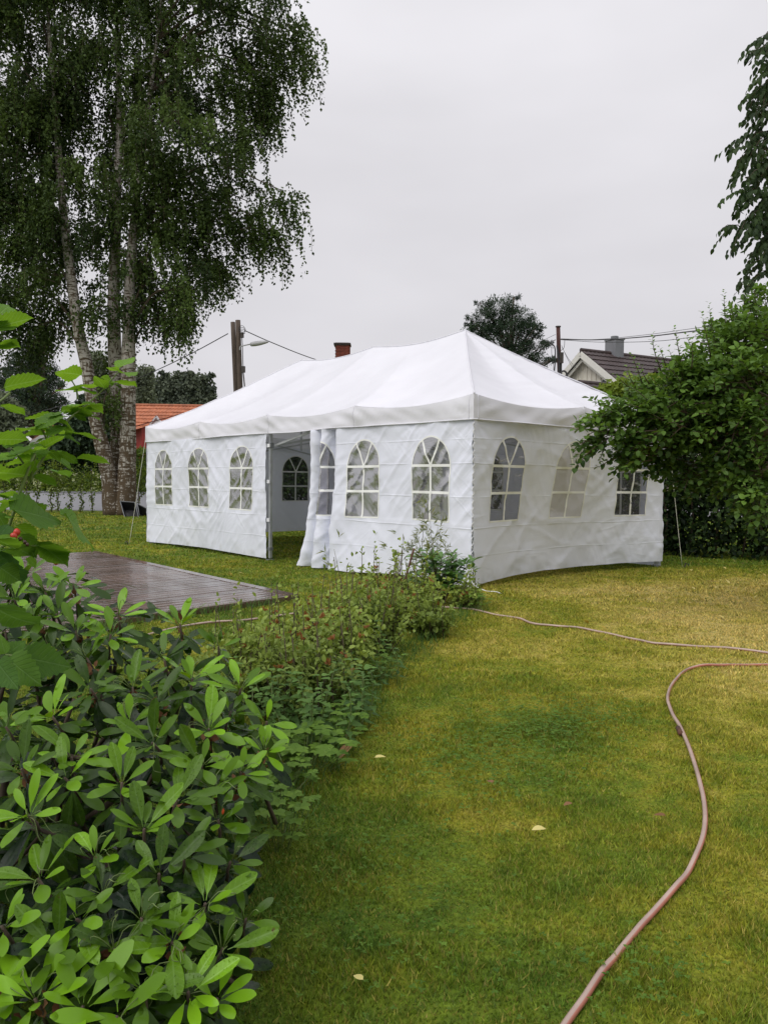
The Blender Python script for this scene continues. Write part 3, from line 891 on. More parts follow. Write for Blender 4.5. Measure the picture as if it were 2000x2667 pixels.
# --- guy ropes and pegs
def guy(top, foot, label):
    t = thing('guy_rope', label, 'rope', foot, 'guy ropes of the tent')
    d = np.array(top) - foot
    m_ = MB(); m_.tube([foot + d * k - np.array([0, 0, 0.03 * math.sin(PI * k)]) for k in np.linspace(0.0, 1, 10)], 0.0045, 5)
    m_.build('rope', M['rope'], t, smooth=True)
    m_ = MB(); h = np.array([d[0], d[1], 0]); h /= np.linalg.norm(h)
    m_.tube([foot - h * .0 + (0, 0, -.1), foot - h * 0.05 + (0, 0, 0.07), foot - h * .09 + (0, 0, .055), foot - h * .09 + (0, 0, .03)], 0.011, 6)
    m_.build('peg', M['iron'], t)


guy(tp(8.84, -0.02, 2.28), gnd(337, 1418), 'thin guy rope pegged to the lawn near the black tubs')
guy(tp(-0.04, 4.42, 2.28), gnd(1776, 1478), 'thin guy rope pegged before the dark hedge')

# ------------------------------------------------------------------ wet timber deck
D1 = np.array([-0.917, 8.546]); D2 = np.array([-4.88, 13.51])
DE = D2 - D1; D_LEN = np.linalg.norm(DE); DE /= D_LEN
DQ = np.array([-0.68, -0.733])
DZ = 0.07
deck = thing('timber_deck', 'low dark timber deck wet with rain between lawn and rhododendron', 'deck', (D1[0], D1[1], 0))
pitch_ = 0.128
n_pl = int(D_LEN / pitch_)
WID = 5.0
ang = math.atan2(DQ[1], DQ[0])
pv, pf = [], []
prof_ = [(-.057, -.013), (-.057, .004), (-.046, .0105), (0, .013), (.046, .0105), (.057, .004), (.057, -.013)]
PV_ = np.array([(x, y, z) for x in (-WID / 2, WID / 2) for y, z in prof_])
PF_ = [tuple(range(7)), tuple(range(13, 6, -1))] + [(k, 7 + k, 7 + (k + 1) % 7, (k + 1) % 7) for k in range(7)]
plank_me = make_mesh('plank', PV_, PF_, M['deck'])
perp = np.array([-DQ[1], DQ[0]])
if perp @ DE < 0: perp = -perp
step_ = pitch_ / (perp @ DE)
k = 0
while (k + 0.5) * step_ < D_LEN:
    c = D1 + DE * (k + 0.5) * step_ + DQ * (WID / 2 + 0.125)
    o = bpy.data.objects.new('plank', plank_me)
    COL.objects.link(o); attach(o, deck)
    o.matrix_basis = (Matrix.Translation((c[0], c[1], DZ - 0.013 + random.uniform(-.003, .003)))
                      @ Matrix.Rotation(ang + random.uniform(-.0012, .0012), 4, 'Z') @ Matrix.Rotation(random.uniform(-.045, .03), 4, 'X'))
    k += 1
m_ = MB()
e0, e1 = D1 + DE * 0.0 + DQ * 0.06, D2 + DQ * 0.06
m_.bar((e0[0], e0[1], DZ - 0.012), (e1[0], e1[1], DZ - 0.012), 0.117, 0.03)
m_.build('edge_board', M['deck'], deck)
for a, b in ((D1, D2), (D1, D1 + DQ * (WID + .13)), (D2, D2 + DQ * (WID + .13))):
    m_ = MB(); m_.bar((a[0], a[1], 0.02), (b[0], b[1], 0.02), 0.03, 0.06)
    m_.build('skirt_board', M['deck'], deck)
for q_ in (0.4, 1.6, 2.8, 4.0):
    a, b = D1 + DQ * q_ + DE * .03, D2 + DQ * q_ - DE * .03
    m_ = MB(); m_.bar((a[0], a[1], 0.02), (b[0], b[1], 0.02), 0.045, 0.05)
    m_.build('joist', M['deck'], deck)

# ------------------------------------------------------------------ foliage tools
def unit(v):
    v = np.asarray(v, float)
    return v / (np.linalg.norm(v, axis=-1, keepdims=True) + 1e-12)


def frames(d, n):
    """rotation matrices whose y axis is the leaf's axis and z its face"""
    y = unit(d)
    x = np.cross(y, n)
    bad = np.linalg.norm(x, axis=-1) < 1e-3
    x[bad] = np.cross(y[bad], (0.31, 0.77, 0.55))
    x = unit(x)
    z = np.cross(x, y)
    return np.stack([x, y, z], -1)


class Leaves:
    """a list of leaves (place, frame, size, tint) that turns into meshes at the end"""
    def __init__(self): self.P, self.D, self.N, self.S, self.T = [], [], [], [], []

    def add(self, p, d, n, s, t):
        p = np.atleast_2d(p); k = len(p)
        self.P.append(p); self.D.append(np.broadcast_to(np.atleast_2d(d), (k, 3))); self.N.append(np.broadcast_to(np.atleast_2d(n), (k, 3)))
        self.S.append(np.broadcast_to(np.asarray(s, float), (k,))); self.T.append(np.broadcast_to(np.asarray(t, float), (k,)))

    def arrays(self):
        return np.concatenate(self.P), np.concatenate(self.D), np.concatenate(self.N).astype(float), np.concatenate(self.S), np.concatenate(self.T)


def leaf_batch(name, tmpl, L, mat, parent=None, smooth=False, kind='stuff', sel=None):
    P, D, N, S, T = L.arrays()
    if sel is not None: P, D, N, S, T = P[sel], D[sel], N[sel], S[sel], T[sel]
    tv, tf = tmpl
    R = frames(D, N)
    V = np.einsum('nij,kj->nki', R, tv) * S[:, None, None] + P[:, None]
    k = len(tv)
    F = (tf[None] + (np.arange(len(P)) * k)[:, None, None]).reshape(-1, tf.shape[1])
    return obj(name, V.reshape(-1, 3), F, mat, parent, smooth, np.repeat(T, k), kind)


def leaf_objects(name, tmpls, L, mat, parent, most=300, near=True, steps=6):
    """the leaves that show largest become objects of their own; the rest one part of kind stuff"""
    P, D, N, S, T = L.arrays()
    rel = P - CAM
    depth = rel[:, 1]
    px = np.abs(rel[:, 0] / depth); py = np.abs(rel[:, 2] / depth)
    R = frames(D, N)
    face = np.abs(np.einsum('ni,ni->n', R[:, :, 2], unit(rel)))
    size = S / depth * (0.35 + face)
    size[(px > 0.5) | (py > 0.66)] *= 0.05
    order = np.argsort(-size)
    pick = order[:most]; rest = order[most:]
    meshes = {}
    for i in pick:
        v = int(random.random() * len(tmpls)); c = int(np.clip(round(T[i] * steps), 0, steps))
        if (v, c) not in meshes:
            tv, tf = tmpls[v]
            meshes[v, c] = make_mesh(name, tv, tf, mat, True, np.full(len(tv), c / steps))
        o = bpy.data.objects.new(name, meshes[v, c])
        COL.objects.link(o); attach(o, parent)
        m = Matrix.Identity(4)
        for a in range(3):
            for b in range(3): m[a][b] = R[i, a, b] * S[i]
            m[a][3] = P[i, a]
        o.matrix_basis = m
    if len(rest):
        leaf_batch('further_leaves', tmpls[0], L, mat, parent, True, 'stuff', rest)


def rand_unit(n):
    return unit(RNG.normal(size=(n, 3)))


# templates: unit length along y
DIAMOND = (np.array([(0, 0, 0), (-.36, .42, .07), (0, 1, -.06), (.36, .42, .07)], float), np.array([(0, 2, 1), (0, 3, 2)]))
NARROW = (np.array([(0, 0, 0), (-.07, .4, .02), (0, 1, -.10), (.07, .4, .02)], float), np.array([(0, 2, 1), (0, 3, 2)]))
OVAL = (np.array([(0, 0, 0), (-.27, .3, .07), (-.25, .68, .04), (0, 1, -.12), (.25, .68, .04), (.27, .3, .07), (0, .5, 0)], float),
        np.array([(0, 6, 1), (1, 6, 2), (2, 6, 3), (3, 6, 4), (4, 6, 5), (5, 6, 0)]))


def blade_leaf(width, rows, prof, curl=0.12, fold=0.12, stalk=0.1, wave=0.0, tooth=0.0, twist=0.0):
    """a leaf with a midrib, curved along its length"""
    t = np.linspace(0, 1, rows + 1)
    V = []
    for i, y in enumerate(t):
        w = width * prof(y)
        if tooth and 0 < i < rows: w *= (1 + tooth * (0.5 if i % 2 else -0.5))
        for c in (-1, -.5, 0, .5, 1):
            z = fold * abs(c) * w - curl * y * y + wave * math.sin(y * 9 + c * 1.7) * abs(c) * width
            V.append((c * w + twist * z, stalk + (1 - stalk) * y, z))
    F = []
    for i in range(rows):
        for c in range(4): F.append((i * 5 + c, i * 5 + c + 1, i * 5 + c + 6, i * 5 + c + 5))
    b = len(V)       # petiole
    V += [(-.008, 0, -.012), (.008, 0, -.012), (.010, stalk, .002), (-.010, stalk, .002)]
    F.append((b, b + 1, b + 2, b + 3))
    return np.array(V, float), np.array(F)


def RH(y):
    if y <= 0: return 0.05
    if y < 0.6: return 0.12 + 0.88 * math.sin(PI / 2 * y / 0.6) ** 1.15
    return max(0.03, math.sqrt(max(0.0, 1 - ((y - .6) / .405) ** 2)))


RHODO = [blade_leaf(0.15, 9, RH, c, f, 0.11, w_, 0, tw) for c, f, w_, tw in ((.10, .10, .02, 0), (.24, .20, .03, .3), (.02, .28, .03, -.3), (.16, .05, .06, .2), (.36, .25, .04, .1), (-.06, .3, .05, .2))]
RB = lambda y: (math.sin(PI * min(1, (y * .97 + .03) ** 0.66)) ** 0.85) if 0 < y < 1 else 0.03
RASP = [blade_leaf(w_, 16, RB, c, f, 0.04, wv, 0.17) for w_, c, f, wv in ((.33, .14, .16, .10), (.36, .28, .10, .12), (.30, .05, .24, .08), (.34, .2, .02, .14))]
AP = lambda y: math.sin(PI * min(1, y ** 0.8)) ** 0.75 if 0 < y < 1 else 0.03
APPLE = [blade_leaf(.30, 5, AP, c, f, 0.16) for c, f in ((.16, .2), (.30, .12), (.05, .28))]
CHERRY = [blade_leaf(.24, 5, lambda y: math.sin(PI * min(1, y ** 0.75)) ** 0.85 if 0 < y < 1 else 0.02, c, f, 0.14) for c, f in ((.25, .2), (.40, .15), (.12, .25))]
LAUREL = [blade_leaf(.19, 6, RH, c, f, 0.08) for c, f in ((.18, .16), (.3, .1), (.05, .24))]
NETTLE = [blade_leaf(.30, 12, lambda y: (1 - y) ** 0.8 * min(1, (y + .04) * 5) if y < 1 else 0.0, c, f, 0.12, .05, .16) for c, f in ((.3, .15), (.15, .25))]


def branch_path(a, b, n=8, wob=0.1, sag=0.0):
    a, b = np.asarray(a, float), np.asarray(b, float)
    t = np.linspace(0, 1, n)[:, None]
    L = np.linalg.norm(b - a)
    w = RNG.normal(size=(n, 3)) * wob * L * 0.12 * np.sin(PI * t)
    P = a + (b - a) * t + w
    P[:, 2] += -sag * L * (t[:, 0] * (1 - t[:, 0]) * 4) if sag else 0
    return P


def ell(px, py, rx_, ry_, d, rd=None):
    """an ellipsoid of foliage, given by where it stands and how big it shows"""
    c = at(px, py, d); k = d / FPX
    return c, np.array([rx_ * k, (rd if rd is not None else rx_ * k * 0.9), ry_ * k])


def in_ell(n, shell=0.0):
    v = rand_unit(n); r = RNG.random(n) ** (1 / 3)
    if shell: r = shell + (1 - shell) * r
    return v * r[:, None]


# ------------------------------------------------------------------ birch at the road
B_D = 29.4
birch = thing('birch_tree', 'large weeping birch with three pale stems beside the road', 'tree', gnd(310, 1340))


def stem(pts, widths, d, name, parent, mat, n=70, seg=18, noise=0.04):
    P = np.array([at(x, y, d + (dd[0] if dd else 0)) for x, y, *dd in pts])
    S = spline(P, n)
    w = np.interp(np.linspace(0, 1, n), np.linspace(0, 1, len(widths)), widths) * d / FPX / 2
    m_ = MB(); m_.tube(S, w, seg)
    V = m_.V[0]
    cen = np.repeat(S, seg, axis=0)
    a = np.arctan2(V[:, 1] - cen[:, 1], V[:, 0] - cen[:, 0])
    f = 1 + noise * vnoise(a * 2.2, V[:, 2] * 1.5, 5) + noise * (0.8 + 1.6 * np.clip(1 - V[:, 2] / 4, 0, 1)) * vnoise(a * 5, V[:, 2] * 3, 6)
    m_.V[0] = cen + (V - cen) * f[:, None]
    m_.build(name, mat, parent, True)
    return S


st1 = stem([(298, 1345, -.1), (285, 1240), (252, 1100), (226, 950), (204, 850), (186, 720), (166, 560), (152, 380), (140, 230), (125, 20), (118, -220)],
           [56, 40, 35, 31, 28, 25, 21, 17, 12, 8, 4], B_D - .3, 'trunk', birch, M['birch_bark'])
st2 = stem([(312, 1345, .3), (309, 1200), (304, 1000), (298, 850), (299, 700), (306, 500), (312, 300), (306, 100), (300, -280)],
           [52, 40, 36, 33, 29, 22, 16, 10, 4], B_D + .5, 'trunk', birch, M['birch_bark'])
st3 = stem([(326, 1348, -.2), (333, 1200), (335, 1000), (337, 850), (339, 740), (352, 560), (372, 380), (400, 180), (430, -80)],
           [58, 42, 37, 32, 28, 21, 15, 10, 4], B_D - .2, 'trunk', birch, M['birch_bark'])
BIRCH_E = [  # px, py, rx, ry, density
    (90, 130, 150, 200, 1.2), (330, 90, 190, 130, 1.2), (560, 50, 130, 70, .8), (470, 210, 150, 110, 1.2), (690, 110, 70, 60, .7),
    (775, 120, 45, 55, .8), (785, 170, 26, 30, .8), (640, 235, 100, 80, 1.0), (720, 240, 40, 50, .7), (240, 330, 160, 120, 1.2), (60, 380, 110, 150, 1.2), (470, 370, 140, 100, 1.2), (610, 350, 70, 60, .8),
    (650, 330, 50, 40, .6), (470, 520, 120, 110, 1.1), (620, 455, 55, 50, .6), (730, 520, 32, 45, .9), (650, 560, 60, 60, .7), (690, 600, 42, 40, .9), (560, 560, 70, 60, .9),
    (560, 670, 70, 80, .8), (440, 690, 110, 100, 1.0), (250, 520, 130, 120, 1.0), (100, 570, 130, 110, 1.2), (300, 690, 100, 90, .8), (70, 700, 110, 90, 1.1),
    (60, 820, 85, 80, 1.0), (470, 790, 55, 60, .6), (385, 770, 55, 60, .6), (150, 770, 60, 50, .7), (100, 880, 45, 60, .8), (270, 800, 28, 60, .8), (430, 850, 30, 40, .4), (285, 1050, 24, 70, .5), (280, 950, 20, 50, .5),
    (640, -40, 160, 60, 1.0), (330, -150, 320, 130, 1.2), (-60, 300, 120, 320, 1.0), (0, -60, 200, 120, 1.1), (-100, 650, 120, 220, 1.0)]
L = Leaves()
tw = MB()
stems = [st1, st2, st3]
for (px, py, rx_, ry_, den) in BIRCH_E:
    c, r = ell(px, py, rx_, ry_, B_D + RNG.normal() * 0.6)
    r[1] = min(r[1], 2.2)
    # a limb from the nearest stem to this mass
    allp = np.concatenate([s[6:-2] for s in stems])
    lower = allp[allp[:, 2] < c[2] + r[2] * 0.3]
    src = lower[np.argmin(np.linalg.norm(lower - c + (0, 0, 1.0), axis=1))] if len(lower) else allp[0]
    top = c + (0, 0, r[2] * 0.55)
    path = spline([src, src + (top - src) * 0.5 + (0, 0, 0.25 * np.linalg.norm(top - src)), top], 8)
    tw.tube(path, np.linspace(0.055, 0.018, 8), 5)
    # drooping sprays hang together in bunches, the sky shows between them
    nb = int(den * (rx_ * ry_) / 450) + 3
    for k in range(nb):
        o = in_ell(1)[0]; pb = c + o * r
        out = unit(np.array([pb[0] - src[0], pb[1] - src[1], 0]) + RNG.normal(size=3) * (.6, .6, 0))
        tw.tube(np.vstack([pb - out * .7 - (0, 0, .05), pb - out * .3 + (0, 0, .08), pb]), [.014, .010, .006], 4, cap=False)
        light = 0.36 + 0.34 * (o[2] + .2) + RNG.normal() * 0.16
        LL = RNG.uniform(.7, 1.5) * (1.2 if o[2] < 0 else .9)
        for j in range(RNG.integers(7, 12)):
            Ls = LL * RNG.uniform(.55, 1.1)
            p0 = pb + RNG.normal(size=3) * (.30, .30, .16)
            n = int(Ls / 0.042)
            t = np.linspace(0, 1, n)[:, None]
            bend = 0.30 * RNG.random() + 0.05
            P = p0 + out * (t * (1 - 0.55 * t)) * Ls * bend * 2.0 + np.array([0, 0, -1.0]) * (t ** 1.4) * Ls * 0.92 + np.array([0, 0, .12]) * np.sin(PI * t)
            if j % 3 == 0: tw.tube(P[::max(1, n // 4)], 0.006, 3, cap=False)
            dv = rand_unit(n) * 0.8 + (0, 0, -0.75)
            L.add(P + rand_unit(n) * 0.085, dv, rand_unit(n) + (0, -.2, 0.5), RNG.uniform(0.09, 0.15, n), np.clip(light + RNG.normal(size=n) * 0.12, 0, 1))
tw.build('branch', M['twig'], birch, kind='stuff')
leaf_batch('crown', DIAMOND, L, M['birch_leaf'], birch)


# ------------------------------------------------------------------ trees and shrubs further off
def leafy_tree(name, label, masses, d, mat, n, size, base_px, trunk_w, tint=(0.1, 0.8), group=None, tmpl=DIAMOND, base_z=None, droop=0.0, cat='tree', clump=0.16, bark='bark'):
    """trunk and limbs carry clumps of leaf-sized faces"""
    bz = base_z if base_z is not None else 0.0
    x0 = at(base_px, 1250, d)[0]
    base = np.array([x0, d, float(terrain(x0, d)) if base_z is None else bz])
    t = thing(name, label, cat, base, group)
    E_ = []
    for m in masses:
        E_.append(ell(*m[:4], d) + ((m[4] if len(m) > 4 else 1.0),))
        for q in range(4):          # smaller sprays break the outline
            a = RNG.random() * 2 * PI; f = RNG.uniform(.85, 1.35)
            E_.append(ell(m[0] + math.cos(a) * m[2] * f, m[1] + math.sin(a) * m[3] * f, m[2] * RNG.uniform(.2, .36), m[3] * RNG.uniform(.2, .4), d + RNG.normal() * m[2] * d / FPX * .4) + (.9,))
    top = max(E_, key=lambda e: e[0][2])[0]
    m_ = MB()
    w = trunk_w
    m_.tube(spline([base, base + (top - base) * (.35, .35, .4) + RNG.normal(size=3) * (.02, .02, 0) * (top[2] - base[2]), top], 12), np.linspace(w, w * .25, 12), 8)
    m_.build('trunk', M[bark], t, True)
    m_ = MB()
    L = Leaves()
    area = sum(e[1][0] * e[1][2] * e[2] for e in E_)
    for c, r, den in E_:
        k = np.clip((c[2] - base[2]) / (top[2] - base[2]) * 0.75, 0.1, 0.9)
        src = base + (top - base) * (k * .8, k * .8, k)
        m_.tube(spline([src, (src + c) / 2 + (0, 0, .05 * np.linalg.norm(c - src)), c], 6), np.linspace(w * .35, w * .1, 6), 5)
        tot = int(n * r[0] * r[2] * den / area)
        per = 26
        nc = max(4, tot // per)
        cc = in_ell(nc, 0.35) * r + c
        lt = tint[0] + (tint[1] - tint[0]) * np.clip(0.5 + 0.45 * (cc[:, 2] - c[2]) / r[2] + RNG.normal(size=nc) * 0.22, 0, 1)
        cs = clump * (r[0] + r[2])
        off = RNG.normal(size=(nc, per, 3)) * cs * (0.62, 0.62, 0.45)
        if droop: off[..., 2] -= np.abs(RNG.normal(size=(nc, per))) * cs * droop
        P = (cc[:, None] + off).reshape(-1, 3)
        q = len(P)
        L.add(P, rand_unit(q) + (0, 0, -.4 if droop else .1), rand_unit(q) + (0, -.3, .7), RNG.uniform(.7, 1.25, q) * size,
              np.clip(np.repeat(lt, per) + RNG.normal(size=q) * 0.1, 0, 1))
    m_.build('branch', M[bark], t, True, kind='stuff')
    leaf_batch('crown', tmpl, L, M[mat], t)
    return t


NEEDLES = (np.array([(0, 0, 0), (-.10, .5, .03), (0, 1, 0), (.10, .5, .03)], float), np.array([(0, 2, 1), (0, 3, 2)]))
leafy_tree('pine_tree', 'dark round-topped pine rising behind the peak of the tent', [(1300, 800, 45, 26), (1275, 825, 45, 25), (1345, 830, 50, 25), (1315, 860, 75, 22), (1255, 865, 45, 20), (1375, 865, 35, 20), (1300, 900, 75, 22),
           (1385, 905, 45, 18), (1340, 935, 70, 18), (1400, 940, 32, 16), (1390, 970, 40, 14), (1240, 905, 35, 16), (1420, 985, 18, 10), (1280, 950, 60, 16)], 62, 'needle', 24000, 0.27, 1318, 0.26, (0.0, 0.9), tmpl=NEEDLES, clump=0.13)
leafy_tree('pine_tree', 'dark layered pine behind the house with the orange roof', [(85, 905, 30, 22), (70, 945, 45, 20), (110, 960, 40, 18), (60, 985, 60, 20), (130, 1000, 35, 16), (100, 1030, 60, 20), (40, 1030, 50, 20), (75, 1065, 75, 22), (140, 1050, 30, 14),
           (25, 1075, 50, 25), (100, 1095, 60, 20)], 78, 'needle', 30000, 0.36, 85, 0.35, (0.0, 0.8), tmpl=NEEDLES, clump=0.2)
leafy_tree('broadleaf_tree', 'grey-green tree clump far behind the orange roof', [(420, 1010, 26, 30), (465, 1005, 32, 30), (520, 1005, 30, 32), (440, 1045, 40, 28), (500, 1045, 45, 30), (535, 1050, 18, 35), (470, 1075, 70, 22)], 110, 'far_leaf', 26000, 0.5, 475, 0.5, (0.0, 0.6), clump=0.2, droop=.8)
leafy_tree('birch_tree', 'small pale weeping birch seen between the big birch and the far trees', [(372, 975, 24, 28), (368, 1010, 26, 34), (380, 1040, 22, 30), (255, 950, 22, 40), (262, 1010, 26, 45)], 85, 'far_leaf', 14000, 0.30, 345, 0.18, (0.4, 1.0), droop=1.2)
leafy_tree('spruce_bush', 'dark dense evergreen bush just behind the birch stems', [(215, 1120, 40, 35), (250, 1110, 40, 60), (200, 1160, 55, 30), (270, 1170, 40, 40), (235, 1060, 24, 30)], 54, 'needle', 24000, 0.3, 235, 0.12, (0.1, 0.9), cat='bush')
leafy_tree('broadleaf_tree', 'mixed green tree at the far end of the road', [(20, 1110, 45, 40), (-30, 1080, 60, 60), (10, 1150, 50, 30)], 66, 'far_leaf', 14000, 0.34, 10, 0.2, (0.3, 0.9))
leafy_tree('yellow_green_bush', 'yellowish bush between tent roof and brown-roofed house', [(1600, 1030, 50, 24), (1655, 1020, 55, 32), (1700, 1035, 60, 35), (1570, 1050, 35, 18), (1750, 1030, 60, 40)], 24, 'bright_hedge_leaf', 16000, 0.14, 1660, 0.07, (0.35, 1.0), cat='bush')


def hedge(name, label, path, height, depth, mat, n, size, tint, core_n=0, base=0.0, group=None):
    """leaves through the outer half metre of a clipped hedge, over stems"""
    P = np.array(path, float)
    seg = np.linalg.norm(np.diff(P, axis=0), axis=1); s = np.concatenate([[0], np.cumsum(seg)])
    t = thing(name, label, 'hedge', (P[0][0], P[0][1], base), group)
    u = RNG.random(n) * s[-1]
    x = np.interp(u, s, P[:, 0]); y = np.interp(u, s, P[:, 1])
    i = np.clip(np.searchsorted(s, u) - 1, 0, len(P) - 2)
    d = (P[i + 1] - P[i]) / seg[i][:, None]
    nrm = np.stack([d[:, 1], -d[:, 0]], 1)        # towards the camera side
    a = RNG.random(n)
    z = RNG.random(n) ** 0.9 * height * (1 + 0.06 * vnoise(u * 0.9, u * 0, 3))
    bump = 0.16 * vnoise(u * 1.3, z * 1.5, 8) + 0.10 * vnoise(u * 3.1, z * 3.0, 9)
    inn = RNG.exponential(0.13, n)
    off = depth / 2 + bump - inn
    side = np.where(RNG.random(n) < 0.72, 1, -1)
    off *= side
    topm = RNG.random(n) < 0.16
    off = np.where(topm, (RNG.random(n) - .5) * depth, off)
    z = np.where(topm, height * (1 + 0.06 * vnoise(u * 0.9, u * 0, 3)) + RNG.normal(size=n) * 0.07 + 0.05, z)
    Q = np.stack([x + nrm[:, 0] * off, y + nrm[:, 1] * off, base + z], 1)
    L = Leaves()
    fac = np.concatenate([nrm * side[:, None] * 0.8, np.full((n, 1), 0.7)], 1)
    tt = np.clip(tint[0] + (tint[1] - tint[0]) * RNG.beta(1.3, 3.0, n) + 0.08 * bump / 0.2, 0, 1)
    L.add(Q, rand_unit(n) + (0, 0, -.3), rand_unit(n) * .8 + fac, RNG.uniform(.75, 1.25, n) * size, tt)
    leaf_batch('foliage', OVAL if size > 0.05 and n < 60000 else DIAMOND, L, M[mat], t, True)
    m_ = MB()
    for k in np.arange(0.2, s[-1], 0.45):
        b = np.array([np.interp(k, s, P[:, 0]), np.interp(k, s, P[:, 1]), base])
        m_.tube(branch_path(b, b + (RNG.normal() * .2, RNG.normal() * .15, height * .92), 5, .3), np.linspace(.025, .008, 5), 5)
    m_.build('stem', M['bark'], t, True, kind='stuff')
    return t


hedge('tall_hedge', 'tall dark leafy hedge along the right edge of the lawn', [(11.5, 11.9), (7.0, 14.1), (5.3, 15.0), (4.2, 16.6), (2.0, 18.8), (-0.8, 20.8), (-4.6, 22.5)], 2.75, 1.3, 'hedge_leaf', 120000, 0.095, (0.0, 0.75))
hedge('green_hedge', 'clipped green hedge across the road, beside the far tent corner', [(5.0, 46.2), (-14.6, 45.2)], 2.25, 1.6, 'bright_hedge_leaf', 40000, 0.16, (0.1, 0.8), base=float(terrain(0, 48)))
hedge('low_hedge', 'dark low hedge in front of the white gabled house', [(-20.3, 55), (-45, 54)], 1.9, 1.8, 'hedge_leaf', 30000, 0.22, (0.1, 0.9), base=float(terrain(0, 55)))


# flowering bushes along the far side of the road
def hydrangea(px, w, label, k):
    d = 46.0 + (k % 3) * 0.5
    c = at(px, 1290, d); base = np.array([c[0], d, float(terrain(0, d))])
    t = thing('hydrangea_bush', label, 'bush', base, 'hydrangeas across the road')
    n = 900
    V = in_ell(n, .5); V[:, 2] = np.abs(V[:, 2])
    L = Leaves(); L.add(base + V * (w, w * .8, 1.05), rand_unit(n), rand_unit(n) + (0, -.5, .8), RNG.uniform(.12, .2, n), RNG.random(n) * .9)
    leaf_batch('foliage', DIAMOND, L, M['bright_hedge_leaf'], t)
    L = Leaves()
    for q in range(13):
        v = in_ell(1, .9)[0]; v[2] = abs(v[2]); v[1] = -abs(v[1])
        o = base + v * (w, w * .8, 1.1)
        m = 34
        L.add(o + rand_unit(m) * RNG.uniform(.09, .15), rand_unit(m), rand_unit(m), .10, RNG.random(m))
    leaf_batch('flower_heads', DIAMOND, L, M['bloom'], t)


for k, (px, w, lb) in enumerate([(10, 1.0, 'cream hydrangea at the far left end of the row across the road'), (52, .9, 'second cream hydrangea from the left across the road'), (92, .9, 'third cream hydrangea from the left across the road'),
                                 (132, .9, 'fourth cream hydrangea from the left across the road'), (178, 1.0, 'broad hydrangea with pale heads left of the birch trunk'),
                                 (238, 1.0, 'hydrangea with round cream heads just left of the birch stems'), (374, .7, 'small hydrangea glimpsed between birch and tent')]):
    hydrangea(px, w, lb, k)

# young hedge plants in a row at the lawn's edge
names_ = ['first', 'second', 'third', 'fourth', 'fifth', 'sixth', 'seventh', 'eighth', 'ninth', 'tenth']
for k, px in enumerate([14, 52, 76, 97, 134, 153, 181, 210, 242, 362]):
    d = 30.9 + RNG.normal() * .1
    b = at(px, 1330, d); b[2] = float(terrain(0, d))
    lb = ('leafy young hedge stem between birch and tent' if px > 300 else names_[k] + ' thin young hedge plant from the left along the road edge')
    t = thing('young_hedge_plant', lb, 'shrub', b, 'young hedge plants along the road')
    H_ = RNG.uniform(1.55, 1.95)
    m_ = MB(); pth = branch_path(b, b + (RNG.normal() * .1, 0, H_), 9, .35)
    m_.tube(pth, np.linspace(.022, .008, 9), 5); m_.build('stem', M['twig'], t, True)
    n = 420
    z = np.concatenate([RNG.random(300) ** .7 * .5 + .5, RNG.random(120) * .55])
    c = np.stack([np.interp(z, np.linspace(0, 1, 9), pth[:, j]) for j in range(3)], 1)
    L = Leaves(); L.add(c + rand_unit(n) * (RNG.random(n) ** .5 * (.12 + .26 * (z > .5)))[:, None], rand_unit(n), rand_unit(n) + (0, -.3, .8), RNG.uniform(.06, .1, n), RNG.random(n))
    leaf_batch('foliage', DIAMOND, L, M['bright_hedge_leaf'], t)


# ------------------------------------------------------------------ houses
def quad(m_, a, b, c, d):
    m_.add([a, b, c, d], [(0, 1, 2, 3)])


def tiled_slope(m_, a, b, up, courses, thick=0.05, cols=0):
    """stepped tile courses between eave a-b and the ridge (up = eave to ridge vector); each course has scalloped tiles"""
    a, b, up = (np.asarray(v, float) for v in (a, b, up))
    nrm = unit(np.cross(b - a, up))
    if nrm[2] < 0: nrm = -nrm
    for k in range(courses):
        p0, p1 = a + up * k / courses, b + up * k / courses
        q0, q1 = a + up * (k + 1.08) / courses, b + up * (k + 1.08) / courses
        if not cols:
            m_.add([p0, p1, p1 + nrm * thick, p0 + nrm * thick, q0, q1], [(0, 1, 2, 3), (3, 2, 5, 4)])
        else:
            x = np.linspace(0, 1, cols * 4 + 1)
            w = 0.5 - 0.5 * np.cos(x * cols * 2 * PI)
            P = p0 + (p1 - p0) * x[:, None] + nrm * (thick + .035 * w)[:, None]
            Q = q0 + (q1 - q0) * x[:, None] + nrm * (.035 * w)[:, None]
            B = p0 + (p1 - p0) * x[:, None]
            n = len(x)
            F = [(i, i + 1, n + i + 1, n + i) for i in range(n - 1)] + [(2 * n + i, 2 * n + i + 1, i + 1, i) for i in range(n - 1)]
            m_.add(np.vstack([P, Q, B]), F)


